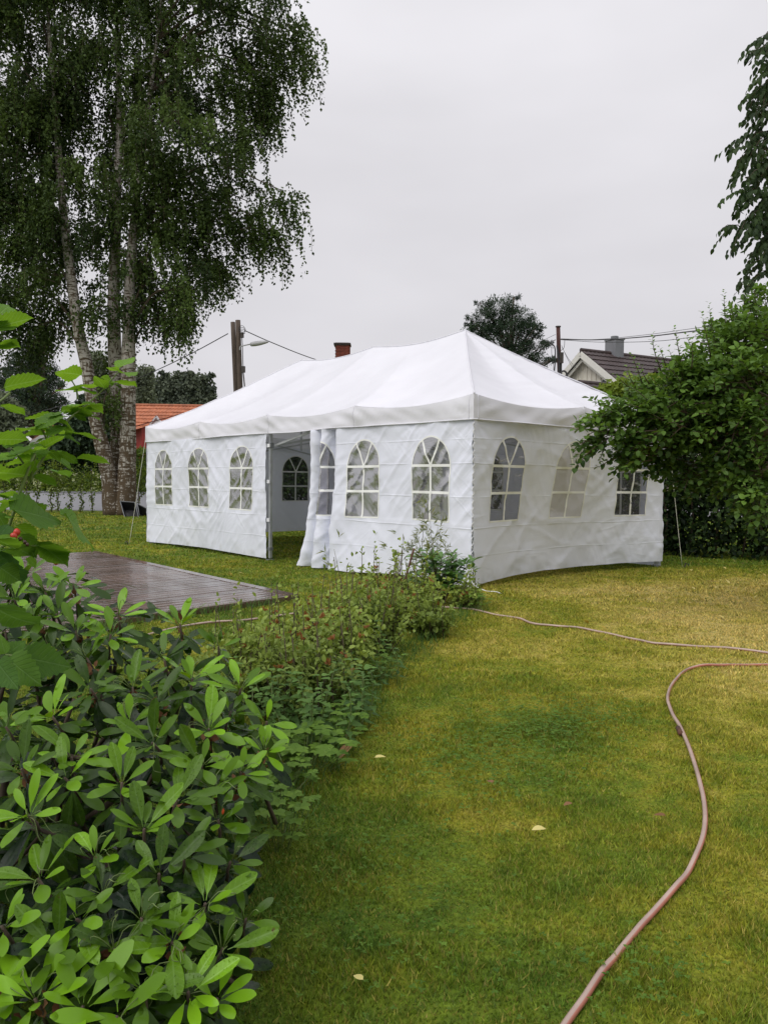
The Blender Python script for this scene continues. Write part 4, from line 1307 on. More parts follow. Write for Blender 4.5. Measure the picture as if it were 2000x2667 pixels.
def house(name, label, peak, ridge_dir, ridge_len, half_w, drop, base_z, wall_m, tile_m, courses, cols=0, over=0.35, trim=None, gable_boards=0):
    """gabled house: peak is the near end of the ridge"""
    peak = np.asarray(peak, float)
    r = unit(np.array([ridge_dir[0], ridge_dir[1], 0.0])); g = np.array([r[1], -r[0], 0.0])
    t = thing(name, label, 'house', (peak[0], peak[1], base_z))
    m_ = MB()
    eL = peak - g * half_w - (0, 0, drop); eR = peak + g * half_w - (0, 0, drop)
    i0 = r * over
    zb = np.array([0, 0, 1.0])
    for e in (i0, r * (ridge_len - over)):
        k = 1 - 0.12
        a, b, c = peak - (0, 0, drop * .03) + e, eL + g * half_w * .1 + e, eR - g * half_w * .1 + e
        bl, br = b.copy(), c.copy(); bl[2] = base_z; br[2] = base_z
        m_.add([a, b, bl, br, c], [(0, 1, 2, 3, 4)])
    for sgn, e in ((-1, eL), (1, eR)):
        s0 = e - g * sgn * half_w * .1 + i0; s1 = e - g * sgn * half_w * .1 + r * (ridge_len - over)
        b0, b1 = s0.copy(), s1.copy(); b0[2] = b1[2] = base_z
        quad(m_, s0, s1, b1, b0)
    w = m_.build('wall', wall_m, t)
    m_ = MB()
    for e, sg in ((eL, -1), (eR, 1)):
        ee = e + g * sg * 0.25 + (0, 0, -0.25 * drop / half_w)
        tiled_slope(m_, ee, ee + r * ridge_len, peak - ee + (0, 0, .02), courses, .05, cols)
    ro = m_.build('roof', tile_m, t, kind='stuff')
    m_ = MB(); m_.tube([peak + (0, 0, .05), peak + r * ridge_len + (0, 0, .05)], .11, 8); m_.build('ridge_cap', tile_m, ro)
    if trim is not None:
        for e, sg in ((eL, -1), (eR, 1)):
            ee = e + g * sg * 0.27 + (0, 0, -0.27 * drop / half_w)
            m_ = MB(); dn = np.array([0, 0, -.17])
            m_.bar(peak + dn - r * .03, ee + dn - r * .03, .05, .30, up=unit(np.cross(peak - ee, r))); m_.build('bargeboard', trim, t)
            m_ = MB(); m_.bar(peak + dn * 2.6 + r * .12, ee + dn * 2.6 + r * .12, .05, .16, up=unit(np.cross(peak - ee, r))); m_.build('bargeboard', trim, t)
    if gable_boards:
        for x in np.linspace(-.85, .85, gable_boards):
            top = peak + g * half_w * x - (0, 0, drop * abs(x) + .12) + r * (over - .02)
            bot = top.copy(); bot[2] = max(base_z, peak[2] - drop - 2.5)
            m_ = MB(); m_.bar(bot, top, .05, .03, up=r); m_.build('board_batten', wall_m, w)
    return t, r, g, w


def window(t, c, g, w_, h_, nx_, ny_, frame, glass, r):
    """pane with frame and glazing bars; c is the centre on the wall, r points into the house"""
    m_ = MB(); R = np.stack([g, r, np.array([0, 0, 1.0])], 1)
    m_.box(c + r * .02, w_, .02, h_, R); wi = m_.build('window', glass, t)
    for x in (-.5, .5):
        m_ = MB(); m_.box(c + g * w_ * x - r * .03, .07, .06, h_ + .07, R); m_.build('frame', frame, wi)
        m_ = MB(); m_.box(c + np.array([0, 0, h_ * x]) - r * .034, w_, .06, .07, R); m_.build('frame', frame, wi)
    for k in range(1, nx_):
        m_ = MB(); m_.box(c + g * w_ * (k / nx_ - .5) - r * .012, .05, .05, h_, R); m_.build('glazing_bar', frame, wi)
    for k in range(1, ny_):
        m_ = MB(); m_.box(c + np.array([0, 0, h_ * (k / ny_ - .5)]) - r * .016, w_, .05, .05, R); m_.build('glazing_bar', frame, wi)
    return wi


# cream house on the right
pk = at(1512, 914, 42)
hr, r, g, wl = house('gabled_house', 'cream gabled house with brown tiled roof and grey chimney behind the tent', pk, (.88, .475), 9.5, 3.6, 2.5, 1.0, M['cream_paint'], M['brown_tile'], 9, 34, .45, M['cream_trim'], 19)
gc = pk + r * .45 + (0, 0, -1.98) + g * .28
window(hr, gc - r * .06, g, 1.75, .62, 4, 1, M['cream_trim'], M['glass'], r)
for sg in (-1, 1):
    m_ = MB(); m_.box(gc - r * .06 + g * sg * 1.33, .72, .05, .74, np.stack([g, r, (0, 0, 1.0)], 1)); m_.build('shutter', M['dark_green'], hr)
ch = pk + r * 2.35
m_ = MB(); m_.box(ch + (0, 0, -.1), .78, .6, 1.7, np.stack([g, r, (0, 0, 1.0)], 1)); cho = m_.build('chimney', M['grey_sheet'], hr)
m_ = MB(); m_.box(ch + (0, 0, .775), .86, .68, .05, np.stack([g, r, (0, 0, 1.0)], 1)); m_.build('chimney_cap', M['grey_plastic'], cho)
m_ = MB(); m_.tube([ch + (0, 0, .79), ch + (0, 0, .98)], .2, 10); m_.build('chimney_pot', M['grey_plastic'], cho)
# its porch gable and the lower wing
pp = at(1506, 998, 37.5)
house('porch_gable', 'small cream porch gable below the cream house gable', pp, (.88, .475), 4.0, 1.5, 1.05, .8, M['cream_paint'], M['brown_tile'], 5, 12, .2, M['cream_trim'], 7)
lw = at(1705, 966, 41)
house('side_wing', 'low wing with warm brown tiles beside the cream house', lw, (.88, .475), 6.0, 3.0, 2.0, .8, M['cream_paint'], M['brown_tile'], 8, 20, .3)

# house behind the tent, only its brick chimney shows
hb, r, g, wl = house('brick_house', 'house hidden behind the tent with a red brick chimney', (at(830, 965, 40)), (1, .05), 5.6, 4.0, 2.6, .6, M['white_paint'], M['red_tile'], 9, 0, .3)
cc = at(892, 930, 40.2)
cho = MB().box((cc[0], cc[1], cc[2] - .5), .66, .60, 2.35).build('chimney', M['mortar'], hb)
ztop = at(892, 899, 40.2)[2]
row = 0; zc = ztop - .05
bm_v = MB(); bm_v.box((0, 0, 0), .212, .10, .062); brick_me = make_mesh('brick', np.concatenate(bm_v.V), bm_v.F, M['brick'])
while row < 13:
    for k in range(3):
        for face in (0, 1):
            o = bpy.data.objects.new('brick', brick_me); COL.objects.link(o); o.parent = cho
            xo = (k - 1) * .224 + (.0 if row % 2 else .05) - .02
            if face == 0: o.matrix_basis = Matrix.Translation((cc[0] + xo, cc[1] - .30, zc - row * .075 - .06))
            else: o.matrix_basis = Matrix.Translation((cc[0] + .33, cc[1] + xo * .9, zc - row * .075 - .06)) @ Matrix.Rotation(PI / 2, 4, 'Z')
    row += 1
m_ = MB(); m_.box((cc[0], cc[1], ztop + .01), .84, .80, .09); m_.build('chimney_cap', M['iron'], cho)

# orange roofs on the left
ho, r, g, wl = house('tiled_house', 'house with long orange tiled roof behind the birch', at(322, 1056, 60), (1, .06), 11.5, 4.2, 3.2, .7, M['white_paint'], M['orange_tile'], 12, 44, .3)
dpk = at(408, 1084, 56.8)
dv = np.array([0, 1.0, 0])
m_ = MB()
dw = .62
for sg in (-1, 1):
    m_.bar(dpk, dpk + (sg * dw, 0, -.85), .10, .16, up=(0, 1, 0))
m_.build('dormer_bargeboard', M['white_paint'], ho)
m_ = MB(); m_.add([dpk + (0, .05, -.1), dpk + (-.52, .05, -.82), dpk + (.52, .05, -.82)], [(0, 1, 2)]); m_.build('dormer_gable', M['white_paint'], ho)
m_ = MB()
for sg in (-1, 1): m_.add([dpk + (0, -.1, .05), dpk + (sg * .75, -.1, -.95), dpk + (sg * .75, 2.6, -.95), dpk + (0, 2.6, .05)], [(0, 1, 2, 3)])
m_.build('dormer_roof', M['orange_tile'], ho)
hd, r, g, wl = house('red_house', 'dark red house with low dark red roof beside the far tent corner', at(600, 1046, 52), (-.5, .866), 3.2, 6.2, 1.95, .6, M['red_paint'], M['red_tile'], 12, 0, .3)
hw, r, g, wl = house('white_house', 'small white gabled house with orange roof left of the birch', at(140, 1112, 70), (-.35, .94), 9, 2.9, 2.05, .8, M['white_paint'], M['orange_tile'], 9, 24, .3, M['white_paint'])
window(hw, at(140, 1140, 70) + r * .25, g, .75, .85, 2, 2, M['white_paint'], M['glass'], r)

# ------------------------------------------------------------------ utility poles and wires
P_D = 26.0


def pole_post(px_t, py_t, px_b, d, rad, name, mat, parent):
    top = at(px_t, py_t, d); b = at(px_b, 1040, d)
    k = (top[2] - 0.0) / (top[2] - b[2]); b = top + (b - top) * k
    m_ = MB(); m_.tube(np.linspace(b, top, 12), np.linspace(rad * 1.1, rad * .92, 12), 12)
    m_.build(name, mat, parent, True)
    return top, b


b0 = at(617, 1040, P_D); b0[2] = 0
lp = thing('utility_pole', 'thick dark double timber pole with street lamp behind the tent', 'pole', b0)
t1, _ = pole_post(620, 834, 627, P_D, .088, 'post', M['pole'], lp)
pole_post(607, 839, 616, P_D + .25, .082, 'post', M['pole'], lp)


def wire(pts, rad, name, mat, parent, n=24):
    m_ = MB(); m_.tube(spline([at(*p) for p in pts], n), rad, 5, cap=False)
    return m_.build(name, mat, parent, True)


wire([(625, 912, P_D - .1), (627, 903, P_D - .12), (640, 899, P_D - .2), (656, 896, P_D - .35)], .022, 'lamp_arm', M['lamp_shell'], lp)
a_, b_ = at(655, 897, P_D - .35), at(698, 890, P_D - .75)
m_ = MB()
tt = np.linspace(0, 1, 9)
m_.tube([a_ + (b_ - a_) * k for k in tt], .085 * np.sin(PI * (0.18 + 0.72 * tt)) ** .5 * (1.05 - .35 * tt), 10)
m_.V[0][:, 2] = a_[2] + (m_.V[0][:, 2] - a_[2]) * 1.0
m_.build('lamp_head', M['lamp_shell'], lp, True)
wire([(630, 870, P_D), (632, 900, P_D), (633, 935, P_D), (634, 960, P_D)], .014, 'conduit', M['iron'], lp)
wire([(633, 962, P_D), (637, 1000, P_D), (640, 1034, P_D)], .022, 'conduit', M['iron'], lp)
m_ = MB(); m_.box(at(634, 962, P_D - .05), .12, .10, .20); m_.build('junction_box', M['iron'], lp)
m_ = MB(); m_.box(at(631, 873, P_D - .05), .10, .10, .16); m_.build('insulator', M['iron'], lp)
for k in range(5):
    wire([(622, 853 + k * 2, P_D - .1), (632 + k * 1.5, 848 + k * 5, P_D - .2), (640 - k, 860 + k * 2, P_D - .2), (632, 872, P_D - .05)], .008, 'cable_loop', M['cable'], lp, 16)
m_ = MB(); m_.tube(spline([at(594, 869, P_D + .3), at(500, 920, P_D + 2), at(395, 970, P_D + 5), at(250, 1030, P_D + 10), at(60, 1085, P_D + 18)], 40), .016, 5, cap=False)
prop(m_.build('overhead_wire', M['cable'], smooth=True), 'single wire from the double pole down behind the birch', 'wire')
m_ = MB(); m_.tube(spline([at(640, 862, P_D), at(710, 893, P_D + 1), at(815, 934, P_D + 3), at(950, 975, P_D + 8)], 30), .016, 5, cap=False)
prop(m_.build('overhead_wire', M['cable'], smooth=True), 'wire from the lamp pole down behind the tent ridge', 'wire')

R_D = 38.0
b0 = at(1455, 1040, R_D); b0[2] = 0.3
rp = thing('utility_pole', 'dark red pole wrapped in cables before the cream house', 'pole', b0)
pole_post(1453, 852, 1458, R_D, .105, 'post', M['pole_red'], rp)
m_ = MB(); m_.tube([at(1453, 852, R_D) + (0, 0, .0), at(1453, 851, R_D) + (0, 0, .03)], .13, 12); m_.build('post_cap', M['iron'], rp)
for k, (pts, rad) in enumerate([([(1432, 893, R_D - .1), (1444, 905, R_D - .2), (1445, 940, R_D - .2), (1443, 975, R_D - .2), (1447, 1000, R_D - .2)], .03),
                                ([(1450, 900, R_D - .2), (1455, 950, R_D - .2), (1452, 1000, R_D - .2)], .045), ([(1461, 925, R_D - .1), (1460, 960, R_D - .1), (1462, 1000, R_D - .1)], .05),
                                ([(1437, 885, R_D), (1436, 920, R_D), (1441, 950, R_D), (1440, 990, R_D)], .012), ([(1470, 885, R_D), (1468, 905, R_D), (1458, 915, R_D)], .012),
                                ([(1462, 900, R_D), (1475, 930, R_D - 1), (1490, 958, R_D - 2)], .010), ([(1463, 905, R_D), (1480, 935, R_D - 1), (1500, 960, R_D - 2)], .010)]):
    wire(pts, rad, 'cable', M['cable'], rp)
m_ = MB(); m_.box(at(1461, 932, R_D - .15), .18, .16, .5); m_.build('junction_box', M['iron'], rp)
m_ = MB()
a = np.linspace(0, 2 * PI, 20); cc = at(1467, 980, R_D - .25)
m_.tube(np.stack([cc[0] + .17 * np.cos(a), cc[1] + 0 * a, cc[2] + .25 * np.sin(a)], 1), .045, 6, cap=False); m_.build('cable_coil', M['cable'], rp, True)
for pts, rad, lb in [([(1460, 884, R_D), (1560, 885, R_D - 3), (1680, 877, R_D - 7), (1800, 863, R_D - 11), (2050, 835, R_D - 16)], .022, 'thickest wire running right from the cable-wrapped pole'),
                     ([(1460, 882, R_D), (1550, 884, R_D - 3), (1680, 872, R_D - 7), (1800, 856, R_D - 11), (2050, 820, R_D - 16)], .009, 'topmost thin wire right of the cable-wrapped pole'),
                     ([(1460, 885, R_D), (1560, 891, R_D - 3), (1700, 889, R_D - 7), (1830, 875, R_D - 11), (2050, 850, R_D - 16)], .011, 'lowest thin wire right of the cable-wrapped pole'),
                     ([(1446, 871, R_D), (1400, 892, R_D + 3), (1340, 915, R_D + 8), (1240, 945, R_D + 14)], .009, 'upper thin wire left of the cable-wrapped pole'),
                     ([(1446, 885, R_D), (1400, 905, R_D + 3), (1340, 928, R_D + 8), (1240, 965, R_D + 14)], .018, 'lower thick wire left of the cable-wrapped pole')]:
    m_ = MB(); m_.tube(spline([at(*p) for p in pts], 40), rad, 5, cap=False)
    prop(m_.build('overhead_wire', M['cable'], smooth=True), lb, 'wire', 'overhead wires at the red pole')


# ------------------------------------------------------------------ black garden tubs leaning at the birch
def tub(corner_px, d, depth, label, tilt):
    """open tapered tray: rim given by four points, floor set back along the tilt"""
    rim = np.array([at(x, y, d + dd) for x, y, dd in corner_px])
    c = rim.mean(0)
    n = unit(np.cross(rim[1] - rim[0], rim[3] - rim[0])); n = n if n[1] > 0 else -n
    flo = c + (rim - c) * 0.78 + n * depth
    t = thing('garden_tub', label, 'tub', (c[0], c[1], 0), 'black garden tubs at the birch')
    m_ = MB()
    inner = c + (rim - c) * .94; fin = c + (rim - c) * .74 + n * (depth - .02)
    V = np.vstack([rim, inner, flo, fin])
    F = []
    for i in range(4):
        j = (i + 1) % 4
        F += [(i, j, 4 + j, 4 + i), (i, 8 + i, 8 + j, j), (4 + i, 4 + j, 12 + j, 12 + i)]
    F += [(8, 11, 10, 9), (12, 13, 14, 15)]
    m_.add(V, F); m_.build('tray', M['black_plastic'], t)
    m_ = MB(); R4 = np.vstack([rim, rim[:1]]) - n * .012
    m_.tube(R4, .017, 6); m_.build('rim', M['grey_plastic'], t, True)
    m_ = MB(); m_.tube([rim[3] + n * .05 + (0, 0, .0), rim[3] + n * (depth + .1) - (0, 0, .05)], .018, 6); m_.build('runner', M['black_plastic'], t)


tub([(314, 1306, .35), (352, 1309, .35), (363, 1353, -.25), (327, 1352, -.25)], 27.6, .32, 'black plastic garden tub leaning open against the birch base', .5)
tub([(358, 1312, .5), (392, 1330, .6), (402, 1360, 0.0), (366, 1358, -.1)], 27.9, .30, 'darker black tub tucked between the birch and the tent', .5)
m_ = MB(); m_.tube(spline([at(363, 1312, 28.2), at(362, 1295, 28.3), at(361, 1278, 28.3)], 8), .02, 6)
prop(m_.build('tub_handle_pole', M['iron'], smooth=True), 'thin dark rod standing up behind the black tubs', 'rod')


# ------------------------------------------------------------------ rhododendron in front
DY = [1350, 1500, 1650, 1800, 2000, 2200, 2400, 2667, 2900]
DD = [3.15, 2.9, 2.6, 2.35, 2.02, 1.78, 1.60, 1.44, 1.36]


def rh_at(px, py, back=0.0):
    d = float(np.interp(py, DY, DD)) + 0.0006 * max(0, px - 420)
    return at(px, py, d + back)


rhodo = thing('rhododendron', 'big glossy rhododendron bush filling the lower left', 'bush', gnd(250, 2350))
# rosettes: px, py, size, brightness, number of young leaves
ROS = [(40, 1565, 1.15, .5, 8), (95, 1625, 1.1, .4, 8), (15, 1650, 1.15, .35, 8), (150, 1605, 1.05, .55, 8), (70, 1500, 1.05, .6, 8), (5, 1500, 1.1, .4, 8), (200, 1650, 1.0, .45, 8), (193, 1530, 1.0, .75, 8), (120, 1545, .95, .45, 7), (309, 1608, .95, .85, 8), (289, 1660, .95, .7, 7), (470, 1632, 1.05, .75, 9), (501, 1774, 1.1, .8, 9), (140, 1872, 1.15, .9, 8), (337, 1890, 1.0, .72, 8),
       (545, 1904, 1.1, .88, 9), (627, 1798, .95, .72, 8), (694, 1885, .85, .85, 7), (689, 1962, .95, .75, 8), (347, 1798, 1.0, .30, 8), (188, 1980, 1.1, .6, 8), (77, 2128, 1.15, .88, 8), (318, 2046, 1.05, .62, 8),
       (525, 1998, 1.05, .6, 8), (627, 2018, .95, .8, 8), (174, 2032, 1.0, .8, 6), (376, 2167, 1.05, .62, 8), (569, 2143, 1.0, .45, 8), (106, 2297, 1.05, .70, 8), (250, 2240, 1.0, .62, 7), (415, 2283, 1.05, .35, 7),
       (535, 2360, 1.0, .62, 9), (448, 2460, 1.05, .66, 9), (578, 2478, 1.0, .55, 8), (10, 2420, 1.1, .75, 8), (205, 2400, 1.0, .65, 6), (492, 2590, 1.0, 1.0, 8), (564, 2608, .95, 1.0, 8), (381, 2590, 1.0, .40, 7),
       (96, 2610, 1.15, .85, 8), (217, 2630, 1.1, .75, 8), (308, 2655, 1.05, .65, 7), (14, 2560, 1.1, .7, 8), (270, 2330, 1.0, .3, 7), (20, 1900, 1.1, .35, 8), (60, 2010, 1.1, .4, 7), (240, 1800, 1.0, .25, 8),
       (430, 1720, 1.0, .3, 8), (560, 2060, 1.0, .28, 8), (460, 2090, 1.0, .3, 8), (300, 2480, 1.0, .3, 8), (150, 2480, 1.05, .4, 8), (400, 1940, 1.0, .35, 8), (600, 1860, .9, .4, 8), (230, 1720, 1.0, .3, 8),
       (480, 2230, 1.0, .35, 8), (600, 2250, .9, .3, 7), (640, 2400, .8, .35, 6), (410, 1830, 1.0, .25, 8), (60, 1700, 1.1, .15, 8), (140, 1700, 1.0, .2, 8), (570, 1690, .8, .3, 6), (370, 2400, 1.0, .3, 8)]
LR = Leaves()
wood = MB(); pods = Leaves(); curls = MB()
for px, py, sz, br, ny in ROS:
    c = rh_at(px, py)
    side = (px - 330) / 400.0
    ax_ = unit(np.array([0.30 * side + RNG.normal() * .12, -0.42 + RNG.normal() * .12, 0.85]))
    e1 = unit(np.cross(ax_, (0.2, 1, 0.1))); e2 = np.cross(ax_, e1)
    ph = RNG.random() * 6.28
    for k in range(ny):
        a = ph + k * 2.399 + RNG.normal() * .12
        rd = e1 * math.cos(a) + e2 * math.sin(a)
        th = math.radians(RNG.uniform(38, 78))
        d = ax_ * math.cos(th) + rd * math.sin(th)
        LR.add(c + d * 0.012, d, ax_ * math.sin(th) - rd * math.cos(th) + RNG.normal(size=3) * .12, RNG.uniform(.058, .115) * sz, np.clip(br * .92 + RNG.normal() * .13, 0, 1))
    for k in range(8):
        a = ph + .5 + k * 2.399
        rd = e1 * math.cos(a) + e2 * math.sin(a)
        th = math.radians(RNG.uniform(92, 140))
        d = ax_ * math.cos(th) + rd * math.sin(th)
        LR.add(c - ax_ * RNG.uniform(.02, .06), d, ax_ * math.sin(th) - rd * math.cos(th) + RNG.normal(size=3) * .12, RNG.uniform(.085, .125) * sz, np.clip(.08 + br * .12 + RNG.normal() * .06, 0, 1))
    foot = c + np.array([RNG.normal() * .06 - .06, .16 + RNG.random() * .1, -.30])
    wood.tube(spline([c + ax_ * .01, c - ax_ * .07, (c + foot) / 2 + RNG.normal(size=3) * .02, foot], 7), np.linspace(.0035, .008, 7), 5)
    if RNG.random() < .35:
        pods.add(c - ax_ * .03 + RNG.normal(size=(7, 3)) * .014, rand_unit(7) + ax_ * .5, rand_unit(7), RNG.uniform(.02, .035, 7), RNG.random(7) * .5)
    if RNG.random() < .6:
        for q in range(5):
            v = unit(rand_unit(1)[0] + ax_ * .3) * .06
            curls.tube(spline([c, c + v * .6 + ax_ * .02, c + v * 1.1 + np.cross(v, ax_) * .3, c + v * 1.2 - ax_ * .02], 8), .0011, 3)
# older leaves inside the bush
n_in = 2000
pxs = RNG.uniform(-420, 655, n_in * 2); pys = RNG.uniform(1500, 2900, n_in * 2)
edge = np.interp(pys, [1500, 1620, 1750, 1900, 2050, 2200, 2350, 2600, 2900], [300, 470, 560, 655, 640, 590, 600, 620, 620])
ok = (pxs < edge); pxs, pys = pxs[ok][:n_in], pys[ok][:n_in]
for px, py in zip(pxs, pys):
    bk = RNG.uniform(.16, .7)
    p = rh_at(px, py, bk)
    if p[2] < 0.03: continue
    a = RNG.random() * 6.28; d = np.array([math.cos(a), math.sin(a), RNG.normal() * .35 - .1])
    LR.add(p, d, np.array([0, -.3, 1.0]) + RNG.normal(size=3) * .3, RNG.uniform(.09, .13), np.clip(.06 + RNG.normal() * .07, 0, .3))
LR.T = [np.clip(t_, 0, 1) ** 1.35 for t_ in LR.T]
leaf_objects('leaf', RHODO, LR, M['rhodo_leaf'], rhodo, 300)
for k in range(14):
    b = gnd(RNG.uniform(60, 420), RNG.uniform(2150, 2420)) + (RNG.normal() * .1 - .2, .25, 0)
    e = rh_at(RNG.uniform(60, 560), RNG.uniform(1650, 2300), .15)
    wood.tube(spline([b, (b + e) / 2 + RNG.normal(size=3) * .08, e], 9), np.linspace(.016, .006, 9), 6)
wood.build('branch', M['bark'], rhodo, True, kind='stuff')
leaf_batch('seed_pods', OVAL, pods, M['brown_leaf'], rhodo, True)
curls.build('withered_styles', M['green_stem'], rhodo, True, kind='stuff')
m_ = MB(); bp = rh_at(580, 2122, -.02)
m_.tube([bp, bp + (0.001, 0, .006), bp + (.002, 0, .012), bp + (.002, 0, .017)], [.0012, .0036, .003, .0006], 8); m_.build('orange_bud', plain('orange_bud', (.75, .11, .03), .4, .1), rhodo, True)

# ------------------------------------------------------------------ raspberry canes at the left edge
rasp = thing('raspberry_plant', 'tall raspberry canes with broad light green leaves at the left edge', 'plant', gnd(-250, 2350))


def zA(x, y): return x * .2713, y * .2713 + 850


def zB(x, y): return x * .2261, y * .2261 + 1350


LB = Leaves()
# base -> tip, depth of base, depth of tip, tint, how far the blade faces us
RL = [(zA(30, 590), zA(440, 490), 1.60, 1.66, .75, .55), (zA(790, 470), zA(515, 410), 1.75, 1.70, .85, .9), (zA(745, 615), zA(530, 608), 1.75, 1.68, .75, .25), (zA(725, 590), zA(965, 520), 1.75, 1.80, .8, .35),
      (zA(1010, 600), zA(915, 455), 1.78, 1.74, .9, .8), (zA(1090, 540), zA(1000, 470), 1.78, 1.8, .85, .6), (zA(1090, 540), zA(1310, 535), 1.78, 1.85, .8, .3), (zA(1140, 430), zA(1025, 390), 1.78, 1.75, .9, .6),
      (zA(1145, 400), zA(1295, 285), 1.78, 1.84, .85, .5), (zA(1150, 440), zA(1255, 460), 1.78, 1.7, .8, .3), (zA(640, 830), zA(460, 800), 1.72, 1.66, .7, .2), (zA(630, 830), zA(860, 720), 1.72, 1.78, .9, .6),
      (zA(830, 770), zA(970, 765), 1.76, 1.82, .8, .2), (zA(600, 850), zA(345, 895), 1.70, 1.62, .7, .3), (zA(690, 850), zA(835, 890), 1.72, 1.76, .6, .3), (zA(410, 990), zA(150, 915), 1.68, 1.60, .85, .35),
      (zA(405, 990), zA(470, 925), 1.68, 1.74, .8, .5), (zA(615, 965), zA(455, 985), 1.70, 1.64, .7, .25), (zA(610, 960), zA(695, 1005), 1.70, 1.75, .7, .4), (zA(0, 760), zA(245, 810), 1.55, 1.62, .75, .4), (zA(-60, 1100), zA(245, 1050), 1.5, 1.58, .7, .6),
      (zA(60, 1170), zA(235, 1120), 1.6, 1.66, .55, .6), (zA(0, 1030), zA(140, 985), 1.6, 1.66, .8, .5), (zA(475, 1195), zA(305, 1215), 1.66, 1.6, .65, .25), (zA(470, 1190), zA(585, 1275), 1.66, 1.7, .65, .4), (zA(170, 1235), zA(-20, 1280), 1.6, 1.52, .8, .5),
      (zA(570, 1215), zA(765, 1290), 1.67, 1.7, .7, .35), (zA(730, 1260), zA(1060, 1305), 1.68, 1.74, .85, .5), (zA(300, 1440), zA(-30, 1380), 1.62, 1.5, .85, .75), (zA(220, 1400), zA(400, 1320), 1.62, 1.7, .8, .5),
      (zA(320, 1430), zA(550, 1525), 1.62, 1.68, .7, .5), (zA(-40, 1700), zA(170, 1630), 1.5, 1.56, .8, .5), (zA(90, 1760), zA(640, 1830), 1.5, 1.62, .42, .55), (zA(590, 1790), zA(990, 2085), 1.62, 1.72, .42, .6), (zA(240, 1730), zA(420, 1760), 1.6, 1.7, .25, .4),
      (zA(-20, 1800), zA(85, 1960), 1.5, 1.52, .3, .6), (zA(150, 1910), zA(345, 2060), 1.55, 1.62, .62, .6), (zA(100, 1840), zA(200, 1800), 1.5, 1.55, .7, .4), (zA(200, 2000), zA(345, 2180), 1.55, 1.6, .55, .5), (zA(340, 2090), zA(650, 2210), 1.58, 1.68, .5, .45),
      (zA(0, 2050), zA(150, 2000), 1.45, 1.5, .6, .5), (zA(0, 2150), zA(210, 2100), 1.45, 1.5, .5, .5), (zA(-30, 60), zA(165, -10), 1.5, 1.56, .75, .5), (zA(-20, 190), zA(140, 125), 1.5, 1.56, .65, .5),
      ((0, 818), (30, 787), 1.6, 1.66, .7, .7), ((-30, 860), (84, 824), 1.5, 1.58, .75, .5), ((-30, 905), (38, 884), 1.5, 1.55, .6, .5), ((-20, 845), (22, 838), 1.5, 1.55, .2, .3),
      (zB(-60, 930), zB(220, 890), 1.45, 1.52, .22, .8), (zB(-60, 1020), zB(440, 1350), 1.40, 1.50, .34, .85), (zB(70, 1570), zB(-10, 1340), 1.5, 1.5, .3, .9), (zB(80, 1570), zB(305, 1400), 1.5, 1.55, .28, .85),
      (zB(225, 1590), zB(840, 1710), 1.5, 1.58, .34, .8), (zB(70, 1590), zB(420, 1900), 1.5, 1.46, .30, .8), (zB(-40, 1640), zB(200, 1960), 1.45, 1.40, .18, .9), (zB(-60, 380), zB(330, 640), 1.45, 1.55, .22, .7), (zB(0, 560), zB(260, 740), 1.45, 1.5, .15, .8),
      (zB(120, 330), zB(360, 370), 1.5, 1.6, .35, .4), (zB(430, 310), zB(760, 440), 1.55, 1.68, .45, .5), (zB(-40, 250), zB(200, 330), 1.4, 1.5, .5, .6), (zB(0, 200), zB(110, 60), 1.4, 1.45, .2, .7), (zB(330, 440), zB(420, 560), 1.7, 1.72, .5, .6)]
for b, t_, d0, d1, tn, fc in RL:
    p0, p1 = at(*b, d0), at(*t_, d1)
    d = p1 - p0; Ln = np.linalg.norm(d)
    n = np.array([RNG.normal() * .15, -fc, 1 - fc * .75]) if tn < .5 else np.array([RNG.normal() * .15, fc * .9, 1 - fc * .6])
    LB.add(p0, d, n, Ln, tn)
CN = np.array([zA(150, 1740), zA(300, 1480), zA(420, 1260), zA(500, 1120), zA(590, 980), zA(700, 860), zA(850, 740), zA(1000, 600)])
for k in range(26):
    u = RNG.uniform(0, 6.9); i = int(u); x, y = CN[i] + (CN[i + 1] - CN[i]) * (u - i)
    p0 = at(x + RNG.normal() * 14, y + RNG.normal() * 12, 1.72 + RNG.normal() * .05); sd = 1 if RNG.random() < .45 else -1
    LB.add(p0, np.array([sd * 1.0, RNG.normal() * .5, RNG.normal() * .25]), np.array([RNG.normal() * .2, RNG.uniform(-.2, .5), 1.0]), RNG.uniform(.05, .085), RNG.uniform(.5, .9))
# unseen foot of the canes, left of the frame
n = 60
pp = np.stack([RNG.uniform(-1.5, -.9, n), RNG.uniform(1.3, 2.3, n), RNG.uniform(.35, 1.5, n)], 1)
LB.add(pp, rand_unit(n), np.array([0, -.2, 1]) + RNG.normal(size=(n, 3)) * .3, RNG.uniform(.06, .1, n), RNG.uniform(.2, .8, n))
leaf_objects('leaf', RASP, LB, M['berry_leaf'], rasp, 300)


def cane(pts, w0, w1, foot=None):
    P = [at(*p[:2], p[2]) for p in pts]
    if foot is not None: P = [np.array(foot, float)] + P
    S = spline(P, 6 * len(P))
    m_ = MB(); m_.tube(S, np.linspace(w0, w1, len(S)), 6); m_.build('cane', M['green_stem'], rasp, True)


